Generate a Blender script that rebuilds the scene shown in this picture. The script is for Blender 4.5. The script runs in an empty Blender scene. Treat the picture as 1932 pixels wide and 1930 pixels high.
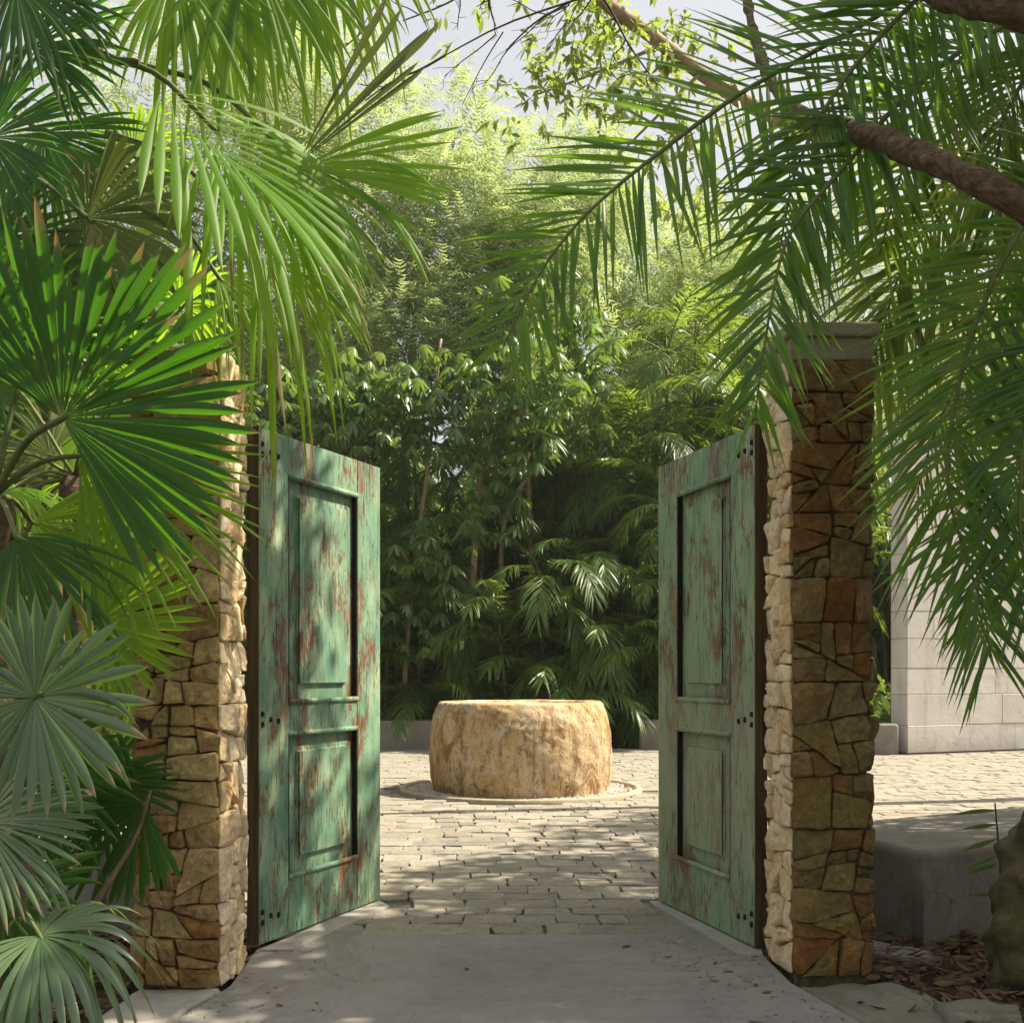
import bpy, math, random
import numpy as np
from mathutils import Vector, Matrix, noise

# ------------------------------------------------------------------ camera, sky, sun
sc = bpy.context.scene
COL = sc.collection
F = 2100.0      # focal length in pixels of a 1932 px wide picture
EYE = 1.39
cam_d = bpy.data.cameras.new("camera")
cam = bpy.data.objects.new("camera", cam_d); COL.objects.link(cam)
cam.location = (0, 0, EYE); cam.rotation_euler = (math.radians(90), 0, 0)
cam_d.sensor_width = 36; cam_d.lens = F / 1932 * 36
cam_d.shift_y = 299 / 1932; cam_d.clip_end = 1000; cam_d.clip_start = 0.05
sc.camera = cam

SUN = Vector((0.60, 0.16, 0.80)).normalized()
world = bpy.data.worlds.new("World"); sc.world = world; world.use_nodes = True
wn = world.node_tree.nodes; wl = world.node_tree.links
sky = wn.new("ShaderNodeTexSky"); sky.sky_type = 'NISHITA'; sky.sun_disc = False
sky.sun_elevation = math.asin(SUN.z); sky.sun_rotation = math.atan2(SUN.x, SUN.y)
sky.air_density = 1.0; sky.dust_density = 9.0; sky.ozone_density = 0.5
veil = wn.new("ShaderNodeMix"); veil.data_type = 'RGBA'; veil.inputs[0].default_value = 0.7      # thin high cloud over the whole sky
wl.new(sky.outputs[0], veil.inputs[6]); veil.inputs[7].default_value = (4.5, 4.55, 4.6, 1)
wl.new(veil.outputs[2], wn["Background"].inputs[0]); wn["Background"].inputs[1].default_value = 0.088
sun_d = bpy.data.lights.new("sun", 'SUN'); sun = bpy.data.objects.new("sun", sun_d); COL.objects.link(sun)
sun_d.energy = 5.0; sun_d.angle = math.radians(0.6); sun_d.color = (1.0, 0.90, 0.72)
sun.rotation_euler = SUN.to_track_quat('Z', 'Y').to_euler()
sc.view_settings.view_transform = 'Standard'; sc.view_settings.look = 'None'
sc.view_settings.exposure = 1.12; sc.view_settings.gamma = 1.0
sc.cycles.max_bounces = 8; sc.cycles.diffuse_bounces = 4; sc.cycles.transmission_bounces = 4
sc.cycles.use_denoising = True

R = random.Random(11)
rng = np.random.default_rng(11)

def P(px, py, Y):
    return np.array(((px - 966) * Y / F, Y, EYE + (1264 - py) * Y / F))

# ------------------------------------------------------------------ object helpers
def tag(o, label=None, cat=None, group=None, kind=None):
    if label: o["label"] = label
    if cat: o["category"] = cat
    if group: o["group"] = group
    if kind: o["kind"] = kind
    return o

def empty(name, loc=(0, 0, 0), rotz=0.0):
    o = bpy.data.objects.new(name, None); COL.objects.link(o)
    o.location = loc; o.rotation_euler = (0, 0, rotz); o.empty_display_size = 0.1
    return o

def link(name, me, parent=None, loc=None):
    o = bpy.data.objects.new(name, me); COL.objects.link(o)
    if parent: o.parent = parent
    if loc is not None: o.location = loc
    return o

def mesh(name, v, f, mat, parent=None, smooth=False, loc=None):
    me = bpy.data.meshes.new(name)
    me.from_pydata([tuple(map(float, p)) for p in v], [], f); me.update()
    if mat: me.materials.append(mat)
    if smooth: me.polygons.foreach_set("use_smooth", [True] * len(me.polygons))
    return link(name, me, parent, loc)

def npmesh(name, v, q, mat, tone=None, smooth=True):
    """mesh data from numpy arrays of vertices and quads"""
    me = bpy.data.meshes.new(name)
    me.vertices.add(len(v)); me.vertices.foreach_set("co", np.asarray(v, dtype=np.float32).ravel())
    me.loops.add(q.size); me.loops.foreach_set("vertex_index", q.astype(np.int32).ravel())
    me.polygons.add(len(q)); me.polygons.foreach_set("loop_start", np.arange(0, q.size, q.shape[1], dtype=np.int32))
    me.polygons.foreach_set("loop_total", np.full(len(q), q.shape[1], dtype=np.int32))
    if smooth: me.polygons.foreach_set("use_smooth", np.ones(len(q), dtype=bool))
    me.update(calc_edges=True)
    if tone is not None:
        a = me.attributes.new("tone", 'FLOAT', 'POINT'); a.data.foreach_set("value", np.asarray(tone, dtype=np.float32))
    me.materials.append(mat)
    return me

def nrm(a):
    return a / np.maximum(np.linalg.norm(a, axis=-1, keepdims=True), 1e-9)

class Rib:
    """collects ribbons (leaves, leaflets) and builds them as one mesh"""
    def __init__(s): s.v = []; s.q = []; s.t = []; s.a = []; s.n = 0
    def add(s, base, d, up, L, W, prof, droop=0.0, fold=0.0, tone=None, st=None, flare=1.6):
        base = np.atleast_2d(base); N = len(base)
        d = nrm(np.broadcast_to(d, (N, 3)).astype(float)); up = np.broadcast_to(up, (N, 3)).astype(float)
        L = np.broadcast_to(L, (N,)).astype(float); W = np.broadcast_to(W, (N,)).astype(float)
        droop = np.broadcast_to(droop, (N,)).astype(float)
        tone = rng.random(N) if tone is None else np.broadcast_to(tone, (N,))
        K = len(prof); st = np.linspace(0, 1, K) if st is None else np.array(st)
        side = nrm(np.cross(d, up)); nn = nrm(np.cross(side, d))
        cols = 3 if fold else 2
        V = np.zeros((N, K, cols, 3))
        for k in range(K):
            t = st[k]
            c = base + d * (L * t)[:, None] * 1.0
            c = c + np.array((0, 0, -1.0)) * (droop * L * t ** flare)[:, None]
            c = c - d * (0.35 * np.minimum(droop, 1.2) * L * t ** 2 * 0.5)[:, None]
            w = (W * prof[k] * 0.5)[:, None]
            if cols == 3:
                V[:, k, 0] = c - side * w - nn * (w * fold)
                V[:, k, 1] = c
                V[:, k, 2] = c + side * w - nn * (w * fold)
            else:
                V[:, k, 0] = c - side * w; V[:, k, 1] = c + side * w
        idx = np.arange(N * K * cols).reshape(N, K, cols) + s.n
        for j in range(cols - 1):
            q = np.stack([idx[:, :-1, j], idx[:, :-1, j + 1], idx[:, 1:, j + 1], idx[:, 1:, j]], -1).reshape(-1, 4)
            s.q.append(q)
        s.v.append(V.reshape(-1, 3)); s.t.append(np.repeat(tone, K * cols)); s.a.append(np.tile(np.repeat(st, cols), N)); s.n += N * K * cols
    def mesh(s, name, mat):
        me = npmesh(name, np.concatenate(s.v), np.concatenate(s.q), mat, np.concatenate(s.t))
        if mat.name.startswith(("fan", "feather", "areca")):
            a = me.attributes.new("along", 'FLOAT', 'POINT'); a.data.foreach_set("value", np.concatenate(s.a).astype(np.float32))
        return me

def catmull(pts, n):
    pts = np.array(pts, float); p = np.vstack([2 * pts[0] - pts[1], pts, 2 * pts[-1] - pts[-2]])
    m = len(pts) - 1; out = []
    for i in range(n):
        s = i / (n - 1) * m; k = min(int(s), m - 1); t = s - k
        a, b, c, e = p[k], p[k + 1], p[k + 2], p[k + 3]
        out.append(0.5 * ((2 * b) + (-a + c) * t + (2 * a - 5 * b + 4 * c - e) * t * t + (-a + 3 * b - 3 * c + e) * t ** 3))
    return np.array(out)

def tube(name, pts, radii, mat, parent=None, seg=10, n=None, rough=0.0, freq=6.0, smooth=True, caps=True):
    pts = [np.array(p, float) for p in pts]
    n = n or max(2, (len(pts) - 1) * 4 + 1)
    C = catmull(pts, n); rr = np.interp(np.linspace(0, 1, n), np.linspace(0, 1, len(radii)), radii)
    T = nrm(np.gradient(C, axis=0)); ref = np.array((0.13, 1.0, 0.07)); v = []; f = []
    for i in range(n):
        a = nrm(np.cross(T[i], ref)); b = np.cross(T[i], a)
        for k in range(seg):
            th = 2 * math.pi * k / seg
            dirv = a * math.cos(th) + b * math.sin(th); p = C[i] + dirv * rr[i]
            if rough: p = p + dirv * rough * (noise.noise(Vector(p * freq)) + 0.5 * noise.noise(Vector(p * freq * 2.3)))
            v.append(p)
    for i in range(n - 1):
        for k in range(seg):
            a = i * seg + k; b = i * seg + (k + 1) % seg
            f.append((a, b, b + seg, a + seg))
    if caps:
        f.append(tuple(range(seg))[::-1]); f.append(tuple(range((n - 1) * seg, n * seg)))
    return mesh(name, v, f, mat, parent, smooth)

def boxv(x0, x1, y0, y1, z0, z1):
    v = [(x0, y0, z0), (x1, y0, z0), (x1, y1, z0), (x0, y1, z0), (x0, y0, z1), (x1, y0, z1), (x1, y1, z1), (x0, y1, z1)]
    f = [(3, 2, 1, 0), (4, 5, 6, 7), (0, 1, 5, 4), (1, 2, 6, 5), (2, 3, 7, 6), (3, 0, 4, 7)]
    return v, f

def box(name, b, mat, parent=None, bevel=0.0, seg=2, sub=False):
    v, f = boxv(*b); o = mesh(name, v, f, mat, parent)
    if bevel:
        m = o.modifiers.new("bevel", 'BEVEL'); m.width = bevel; m.segments = seg
    return o

# ------------------------------------------------------------------ materials
class M:
    def __init__(s, name):
        s.m = bpy.data.materials.new(name); s.m.use_nodes = True
        s.N = s.m.node_tree.nodes; s.L = s.m.node_tree.links
        s.b = s.N["Principled BSDF"]; s.out = s.N["Material Output"]
        s.tc = s.N.new("ShaderNodeTexCoord")
    def val(s, node, key, v):
        if isinstance(v, bpy.types.NodeSocket): s.L.new(v, node.inputs[key])
        else: node.inputs[key].default_value = v
    def mp(s, scale=(1, 1, 1), src='Object', rot=(0, 0, 0), loc=(0, 0, 0)):
        n = s.N.new("ShaderNodeMapping"); s.L.new(s.tc.outputs[src], n.inputs[0])
        n.inputs['Scale'].default_value = scale; n.inputs['Rotation'].default_value = rot; n.inputs['Location'].default_value = loc
        return n.outputs[0]
    def noise(s, scale, vec=None, detail=6, rough=0.6, dist=0.0):
        n = s.N.new("ShaderNodeTexNoise"); n.inputs['Scale'].default_value = scale
        n.inputs['Detail'].default_value = detail; n.inputs['Roughness'].default_value = rough; n.inputs['Distortion'].default_value = dist
        s.L.new(vec if vec else s.tc.outputs['Object'], n.inputs['Vector']); return n.outputs['Fac']
    def voro(s, scale, vec=None, feat='DISTANCE_TO_EDGE'):
        n = s.N.new("ShaderNodeTexVoronoi"); n.feature = feat; n.inputs['Scale'].default_value = scale
        s.L.new(vec if vec else s.tc.outputs['Object'], n.inputs['Vector']); return n.outputs['Distance']
    def ramp(s, fac, stops, interp='LINEAR'):
        n = s.N.new("ShaderNodeValToRGB"); s.L.new(fac, n.inputs[0]); e = n.color_ramp.elements
        n.color_ramp.interpolation = interp
        while len(e) > 1: e.remove(e[-1])
        e[0].position = stops[0][0]; e[0].color = col4(stops[0][1])
        for p, c in stops[1:]:
            x = e.new(p); x.color = col4(c)
        return n.outputs[0]
    def mix(s, fac, a, b, mode='MIX'):
        n = s.N.new("ShaderNodeMix"); n.data_type = 'RGBA'; n.blend_type = mode
        s.val(n, 0, fac)
        for k, x in ((6, a), (7, b)):
            if isinstance(x, bpy.types.NodeSocket): s.L.new(x, n.inputs[k])
            else: n.inputs[k].default_value = col4(x)
        return n.outputs[2]
    def math(s, op, a, b=0.0, c=None):
        n = s.N.new("ShaderNodeMath"); n.operation = op; s.val(n, 0, a); s.val(n, 1, b)
        if c is not None: s.val(n, 2, c)
        return n.outputs[0]
    def rand(s):
        n = s.N.new("ShaderNodeObjectInfo"); return n.outputs['Random']
    def attr(s, name):
        n = s.N.new("ShaderNodeAttribute"); n.attribute_name = name; return n.outputs['Fac']
    def bump(s, h, strength=0.3, dist=0.01, prev=None):
        n = s.N.new("ShaderNodeBump"); n.inputs['Strength'].default_value = strength; n.inputs['Distance'].default_value = dist
        s.L.new(h, n.inputs['Height'])
        if prev: s.L.new(prev, n.inputs['Normal'])
        s.L.new(n.outputs[0], s.b.inputs['Normal']); return n.outputs[0]
    def base(s, c, rough=0.8, spec=0.3):
        s.val(s.b, 'Base Color', c if isinstance(c, bpy.types.NodeSocket) else col4(c))
        s.val(s.b, 'Roughness', rough); s.b.inputs['Specular IOR Level'].default_value = spec
        return s.m

def col4(c):
    if isinstance(c, (int, float)): return (c, c, c, 1)
    return (*c[:3], 1)

def leaf_mat(name, dark, light, trans, tf=0.4, rough=0.42, spec=0.5):
    m = M(name)
    t = m.math('ADD', m.math('MULTIPLY', m.attr("tone"), 0.65), m.math('MULTIPLY', m.rand(), 0.35))
    c = m.mix(t, dark, light)
    c = m.mix(m.math('MULTIPLY', m.noise(3.0, detail=3), 0.6), c, tuple(x * 0.5 for x in dark))
    tipf = None
    if name.startswith(("fan", "feather", "areca")):
        al = m.math('ADD', m.attr("along"), m.math('MULTIPLY', m.math('SUBTRACT', m.noise(9.0, detail=3), 0.5), 0.35))
        al = m.math('ADD', al, m.math('MULTIPLY', m.math('SUBTRACT', m.attr("tone"), 0.5), 0.22))
        tipf = m.math('MULTIPLY', m.ramp(al, [(0.93, 0.0), (1.04, 1.0)]), 0.85)
        blot = m.math('MULTIPLY', m.ramp(m.noise(7.0, detail=9, rough=0.8), [(0.64, 0.0), (0.70, 1.0)]), 0.5)
        c = m.mix(blot, c, (0.20, 0.19, 0.05))
        c = m.mix(tipf, c, (0.26, 0.18, 0.09))
    m.base(c, rough, spec)
    tr = m.N.new("ShaderNodeBsdfTranslucent")
    tcol = m.mix(t, tuple(x * 0.8 for x in trans), trans); m.L.new(tcol, tr.inputs[0])
    if tipf is not None:
        tc2 = m.mix(tipf, tcol, (0.30, 0.18, 0.07)); m.L.new(tc2, tr.inputs[0])
    mx = m.N.new("ShaderNodeMixShader"); mx.inputs[0].default_value = tf
    m.L.new(m.b.outputs[0], mx.inputs[1]); m.L.new(tr.outputs[0], mx.inputs[2]); m.L.new(mx.outputs[0], m.out.inputs[0])
    return m.m

def stone_mat(name, stops, bump=0.5, scale=1.0, dark=0.5, rust=0.55):
    m = M(name)
    w = m.tc.outputs['Object']
    rnd = m.rand()
    c = m.ramp(rnd, stops)
    n1 = m.noise(7 * scale, w, 8, 0.65, 0.4); n2 = m.noise(38 * scale, w, 8, 0.7); n3 = m.noise(2.2 * scale, w, 3)
    c = m.mix(m.ramp(n1, [(0.35, 0.0), (0.7, 1.0)]), c, m.mix(1.0, c, (1.45, 1.4, 1.25), 'MULTIPLY'))
    c = m.mix(m.math('MULTIPLY', m.ramp(n3, [(0.52, 0.0), (0.7, 1.0)]), rust), c, (0.20, 0.075, 0.012))
    c = m.mix(m.math('MULTIPLY', m.ramp(n2, [(0.32, 1.0), (0.55, 0.0)]), dark), c, (0.045, 0.035, 0.02))
    c = m.mix(m.math('MULTIPLY', m.ramp(m.noise(16 * scale, w, 9, 0.8, 1.0), [(0.5, 0.0), (0.62, 1.0)]), 0.6 * rust / 0.55), c, m.mix(1.0, c, (1.75, 1.65, 1.5), 'MULTIPLY'))
    c = m.mix(m.math('MULTIPLY', m.ramp(m.noise(5 * scale, w, 9, 0.8, 1.2), [(0.55, 0.0), (0.66, 1.0)]), 0.5 * rust / 0.55), c, (0.05, 0.045, 0.012))
    m.base(c, 0.88, 0.2)
    b = m.bump(n2, bump * 0.55, 0.006); b = m.bump(n1, bump, 0.03, b)
    m.bump(m.noise(120 * scale, w, 4, 0.7), bump * 0.3, 0.003, b)
    return m.m

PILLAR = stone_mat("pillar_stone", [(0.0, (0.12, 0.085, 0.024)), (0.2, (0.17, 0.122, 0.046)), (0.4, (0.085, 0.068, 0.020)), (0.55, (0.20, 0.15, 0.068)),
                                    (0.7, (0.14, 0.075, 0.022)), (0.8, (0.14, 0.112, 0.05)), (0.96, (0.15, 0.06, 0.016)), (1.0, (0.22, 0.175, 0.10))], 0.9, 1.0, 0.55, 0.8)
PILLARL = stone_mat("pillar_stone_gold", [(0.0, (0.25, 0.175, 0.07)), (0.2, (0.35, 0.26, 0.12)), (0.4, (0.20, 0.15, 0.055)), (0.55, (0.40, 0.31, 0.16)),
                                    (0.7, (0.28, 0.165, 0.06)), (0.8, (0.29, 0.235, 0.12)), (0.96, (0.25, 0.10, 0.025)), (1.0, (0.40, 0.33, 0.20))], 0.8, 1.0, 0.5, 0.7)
LIT_SIDE = stone_mat("pillar_stone_lit_side", [(0.0, (0.60, 0.48, 0.31)), (0.3, (0.68, 0.56, 0.39)), (0.6, (0.56, 0.42, 0.24)), (0.85, (0.70, 0.60, 0.45)), (1.0, (0.55, 0.36, 0.18))], 0.7, 1.0, 0.35, 0.25)  # lighter stone colour paints the bright look of the inner pillar sides
PAVER = stone_mat("paver_stone", [(0.0, (0.16, 0.155, 0.145)), (0.3, (0.25, 0.235, 0.205)), (0.6, (0.20, 0.185, 0.16)), (0.8, (0.29, 0.262, 0.215)), (1.0, (0.22, 0.21, 0.19))], 0.5, 0.8, 0.4, 0.12)

def mortar_mat():
    m = M("mortar"); n = m.noise(30)
    m.base(m.ramp(n, [(0.3, (0.07, 0.05, 0.025)), (0.7, (0.17, 0.125, 0.07))]), 0.95, 0.1); m.bump(n, 0.6, 0.01); return m.m
MORTAR = mortar_mat()

def concrete_mat(name, a, b, stain=(0.12, 0.1, 0.075), st=0.35, spec=0.25, bump=0.25):
    m = M(name); n1 = m.noise(1.1, detail=8, rough=0.62, dist=0.3); n2 = m.noise(14, detail=8, rough=0.7); n3 = m.noise(170, detail=3)
    c = m.mix(m.ramp(n1, [(0.3, 0.0), (0.7, 1.0)]), a, b)
    c = m.mix(m.math('MULTIPLY', m.ramp(m.noise(3.1, detail=9, rough=0.75), [(0.5, 0.0), (0.75, 1.0)]), st), c, stain)
    c = m.mix(m.math('MULTIPLY', m.ramp(n3, [(0.58, 0.0), (0.68, 1.0)]), 0.35), c, (0.6, 0.57, 0.5))
    c = m.mix(m.math('MULTIPLY', m.ramp(n2, [(0.3, 1.0), (0.5, 0.0)]), 0.3), c, (0.1, 0.09, 0.08))
    c = m.mix(m.math('MULTIPLY', m.ramp(m.noise(0.55, detail=10, rough=0.8, dist=1.5), [(0.5, 0.0), (0.53, 1.0), (0.56, 0.0)]), 0.22), c, (0.12, 0.11, 0.1))
    dv = m.N.new("ShaderNodeVectorMath"); dv.operation = 'ADD'; nz = m.N.new("ShaderNodeTexNoise"); nz.inputs['Scale'].default_value = 3.0; nz.inputs['Detail'].default_value = 6; m.L.new(m.tc.outputs['Object'], nz.inputs['Vector'])
    m.L.new(m.tc.outputs['Object'], dv.inputs[0]); m.L.new(nz.outputs['Color'], dv.inputs[1])
    ck = m.math('MULTIPLY', m.ramp(m.voro(0.55, dv.outputs[0]), [(0.0, 1.0), (0.0035, 0.0)]), m.ramp(n1, [(0.45, 0.0), (0.55, 1.0)]))
    c = m.mix(m.math('MULTIPLY', ck, 0.7), c, (0.05, 0.045, 0.04))
    m.base(c, 0.85, spec); x = m.bump(n2, bump, 0.008); m.bump(n3, bump * 0.8, 0.003, x); return m.m
APRON = concrete_mat("apron_concrete", (0.23, 0.22, 0.21), (0.33, 0.305, 0.27))
CURB = concrete_mat("pale_concrete", (0.36, 0.34, 0.30), (0.46, 0.43, 0.37))
BENCH = concrete_mat("bench_concrete", (0.20, 0.185, 0.165), (0.30, 0.275, 0.24), (0.13, 0.085, 0.045), 0.75)
MOSSY = concrete_mat("mossy_concrete", (0.17, 0.16, 0.12), (0.30, 0.28, 0.22), (0.06, 0.07, 0.02), 0.9, 0.2, 0.9)
CAPM = concrete_mat("cap_concrete", (0.22, 0.19, 0.12), (0.38, 0.33, 0.23), (0.09, 0.08, 0.03), 0.8)

def wall_mat():
    m = M("limestone_block"); c = m.ramp(m.rand(), [(0, (0.56, 0.53, 0.49)), (0.5, (0.64, 0.61, 0.57)), (1, (0.59, 0.555, 0.51))])
    n = m.noise(3, detail=8, rough=0.7)
    c = m.mix(m.math('MULTIPLY', m.ramp(n, [(0.5, 0.0), (0.72, 1.0)]), 0.5), c, (0.40, 0.34, 0.26))
    c = m.mix(m.math('MULTIPLY', m.ramp(m.voro(3.5, m.mp((1, 1, 1.6))), [(0.0, 1.0), (0.012, 0.0)]), m.ramp(m.noise(1.2), [(0.55, 0.0), (0.62, 1.0)])), c, (0.2, 0.17, 0.14))
    g = m.N.new("ShaderNodeSeparateXYZ"); m.L.new(m.tc.outputs['Object'], g.inputs[0])
    low = m.ramp(m.math('ADD', g.outputs[2], m.math('MULTIPLY', m.noise(2.2, detail=8, rough=0.75), 0.9)), [(0.35, 1.0), (0.75, 0.0)])
    c = m.mix(m.math('MULTIPLY', low, 0.55), c, (0.20, 0.17, 0.14))
    c = m.mix(m.math('MULTIPLY', m.ramp(m.noise(1.4, m.mp((3, 3, 0.25)), 8, 0.7), [(0.52, 0.0), (0.7, 1.0)]), 0.4), c, (0.30, 0.26, 0.21))
    m.base(c, 0.85, 0.2); b = m.bump(m.noise(40), 0.3, 0.006); m.bump(m.noise(7), 0.3, 0.02, b); return m.m
WALL = wall_mat()

def well_mat():
    m = M("well_stone"); w = m.tc.outputs['Object']
    n1 = m.noise(1.3, w, 6, 0.6, 0.6); n2 = m.noise(4.5, m.mp((1, 1, 0.55)), 8, 0.68, 0.8); n3 = m.noise(26, w, 8, 0.72)
    c = m.ramp(n1, [(0.25, (0.45, 0.29, 0.13)), (0.45, (0.58, 0.41, 0.22)), (0.6, (0.64, 0.49, 0.31)), (0.8, (0.54, 0.36, 0.17))])
    c = m.mix(m.math('MULTIPLY', m.ramp(n2, [(0.50, 0.0), (0.60, 1.0)]), 0.8), c, (0.22, 0.105, 0.032))
    c = m.mix(m.math('MULTIPLY', m.ramp(m.noise(2.6, m.mp((1, 1, 0.8), loc=(4, 2, 1)), 8, 0.7, 0.6), [(0.54, 0.0), (0.64, 1.0)]), 0.8), c, (0.62, 0.56, 0.44))
    c = m.mix(m.math('MULTIPLY', m.ramp(n3, [(0.3, 1.0), (0.48, 0.0)]), 0.55), c, (0.13, 0.075, 0.03))
    c = m.mix(m.math('MULTIPLY', m.ramp(m.noise(3.4, m.mp((2.2, 2.2, 0.32), loc=(7, 3, 5)), 9, 0.75, 0.5), [(0.52, 0.0), (0.62, 1.0)]), 0.7), c, (0.20, 0.10, 0.035))
    dv = m.N.new("ShaderNodeVectorMath"); dv.operation = 'ADD'
    nz = m.N.new("ShaderNodeTexNoise"); nz.inputs['Scale'].default_value = 5; m.L.new(w, nz.inputs['Vector'])
    sc_ = m.N.new("ShaderNodeVectorMath"); sc_.operation = 'SCALE'; sc_.inputs['Scale'].default_value = 0.35; m.L.new(nz.outputs['Color'], sc_.inputs[0])
    m.L.new(w, dv.inputs[0]); m.L.new(sc_.outputs[0], dv.inputs[1])
    cr = m.voro(5.0, dv.outputs[0])
    crack = m.math('MULTIPLY', m.ramp(cr, [(0.0, 1.0), (0.03, 0.0)]), m.ramp(m.noise(1.7, m.mp((1, 1, 1), loc=(2, 6, 4)), 4), [(0.56, 0.0), (0.62, 1.0)]))
    grain = m.ramp(m.noise(9.0, m.mp((3, 3, 0.8), loc=(2, 2, 2)), 8, 0.7, 1.2), [(0.36, 1.0), (0.43, 0.0)])
    c = m.mix(m.math('MULTIPLY', m.math('MULTIPLY', grain, 0.75), m.ramp(m.noise(1.5, m.mp((1, 1, 1), loc=(8, 1, 3)), 4), [(0.38, 0.0), (0.48, 1.0)])), c, (0.10, 0.055, 0.02))
    c = m.mix(m.math('MULTIPLY', crack, 0.85), c, (0.09, 0.05, 0.02))
    m.base(c, 0.9, 0.15); b = m.bump(n3, 0.55, 0.03); b = m.bump(n2, 0.6, 0.06, b)
    m.bump(grain, 0.35, 0.02, b).node.invert = True; return m.m
WELL = well_mat()

def wood_door(name, greens, wood, wear, dust):
    m = M(name)
    fine = m.noise(1.0, m.mp((70, 70, 5.0)), 6, 0.65, 0.4)          # grain running up the leaf
    mid = m.noise(1.0, m.mp((34, 34, 9.0)), 9, 0.8, 1.2)
    big = m.noise(1.0, m.mp((3.6, 3.6, 1.9), loc=(3, 1, 7)), 6, 0.65, 0.6)
    paint = m.ramp(m.noise(1.0, m.mp((5, 5, 2.2), loc=(9, 4, 2)), 6, 0.65, 0.5), [(0.3, greens[0]), (0.47, greens[1]), (0.6, greens[2]), (0.75, greens[3])])
    under = m.ramp(fine, [(0.3, wood[0]), (0.55, wood[1]), (0.75, wood[2])])
    s = m.math('ADD', m.math('MULTIPLY', mid, 0.40), m.math('ADD', m.math('MULTIPLY', big, 0.38), m.math('MULTIPLY', fine, 0.22)))
    mask = m.ramp(s, [(wear, 0.0), (wear + 0.022, 1.0)])
    c = m.mix(mask, paint, under)
    pale = m.ramp(m.noise(1.0, m.mp((7, 7, 1.5), loc=(1, 8, 3)), 7, 0.7), [(0.5, 0.0), (0.68, 1.0)])
    c = m.mix(m.math('MULTIPLY', pale, dust), c, (0.42, 0.40, 0.28))
    if dust > 0.5:
        g = m.N.new("ShaderNodeSeparateXYZ"); m.L.new(m.tc.outputs['Object'], g.inputs[0])
        low = m.ramp(m.math('ADD', m.math('MULTIPLY', g.outputs[2], 0.4), m.math('MULTIPLY', m.math('SUBTRACT', mid, 0.5), 0.5)), [(0.12, 0.25), (0.22, 1.0), (0.42, 0.9), (0.62, 0.0)])
        c = m.mix(m.math('MULTIPLY', low, 0.62), c, (0.36, 0.34, 0.24))
    crk = m.ramp(m.noise(1.0, m.mp((46, 46, 3.4), loc=(5, 5, 5)), 4, 0.6, 1.8), [(0.34, 1.0), (0.41, 0.0)])
    c = m.mix(m.math('MULTIPLY', crk, 0.85), c, (0.035, 0.028, 0.02))
    m.base(c, 0.62, 0.35)
    b = m.bump(fine, 0.25, 0.004); b = m.bump(mask, 0.5, 0.0025, b).node
    b.invert = True
    bb = m.N.new("ShaderNodeBump"); bb.invert = True; bb.inputs['Strength'].default_value = 0.6; bb.inputs['Distance'].default_value = 0.004
    m.L.new(crk, bb.inputs['Height']); m.L.new(b.outputs[0], bb.inputs['Normal']); m.L.new(bb.outputs[0], m.b.inputs['Normal'])
    return m.m
DOORL = wood_door("green_paint_flaking", [(0.085, 0.21, 0.16), (0.15, 0.29, 0.19), (0.25, 0.39, 0.24), (0.50, 0.54, 0.34)],
                  [(0.07, 0.035, 0.02), (0.18, 0.075, 0.035), (0.27, 0.20, 0.12)], 0.515, 0.4)
DOORR = wood_door("green_paint_weathered", [(0.17, 0.30, 0.19), (0.22, 0.35, 0.22), (0.29, 0.41, 0.25), (0.40, 0.46, 0.30)],
                  [(0.08, 0.04, 0.022), (0.20, 0.09, 0.05), (0.25, 0.20, 0.12)], 0.512, 0.7)

def simple(name, stops, scale=8, stretch=(1, 1, 1), rough=0.8, bump=0.4, dist=0.01, spec=0.2):
    m = M(name); n = m.noise(scale, m.mp(stretch), 8, 0.7, 0.3); m.base(m.ramp(n, stops), rough, spec); m.bump(n, bump, dist); return m.m
EDGE = simple("raw_brown_wood", [(0.3, (0.03, 0.022, 0.01)), (0.5, (0.09, 0.06, 0.025)), (0.75, (0.17, 0.12, 0.055))], 1.0, (40, 40, 2.0))
SHADE_DARK = simple("painted_shadow", [(0.3, 0.008), (0.7, (0.03, 0.022, 0.014))], 30)  # near-black colour standing in for shadow in the door panel recesses
IRON = simple("black_iron", [(0.3, 0.01), (0.7, 0.03)], 60, rough=0.6, bump=0.2)
SOIL = simple("soil", [(0.3, (0.03, 0.02, 0.012)), (0.6, (0.075, 0.05, 0.03)), (0.8, (0.12, 0.085, 0.05))], 6, bump=1.0, dist=0.05)
SAND = simple("joint_sand", [(0.3, (0.10, 0.09, 0.075)), (0.7, (0.22, 0.20, 0.165))], 12, bump=0.6)
BARK = simple("bark_tan", [(0.3, (0.045, 0.03, 0.015)), (0.45, (0.13, 0.09, 0.045)), (0.58, (0.22, 0.16, 0.09)), (0.72, (0.36, 0.29, 0.19))], 1.0, (10, 40, 34), bump=1.0, dist=0.03)
BARKP = simple("bark_pale", [(0.3, (0.22, 0.15, 0.09)), (0.7, (0.42, 0.31, 0.20))], 7, bump=0.4)
BARKM = simple("bark_mossy", [(0.3, (0.03, 0.035, 0.01)), (0.5, (0.09, 0.085, 0.03)), (0.62, (0.16, 0.13, 0.08)), (0.8, (0.26, 0.23, 0.17))], 5, bump=0.9, dist=0.04)
PALMT = simple("palm_trunk_fibre", [(0.3, (0.05, 0.03, 0.018)), (0.7, (0.17, 0.115, 0.07))], 1.0, (14, 14, 30), bump=1.0, dist=0.02)
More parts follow.
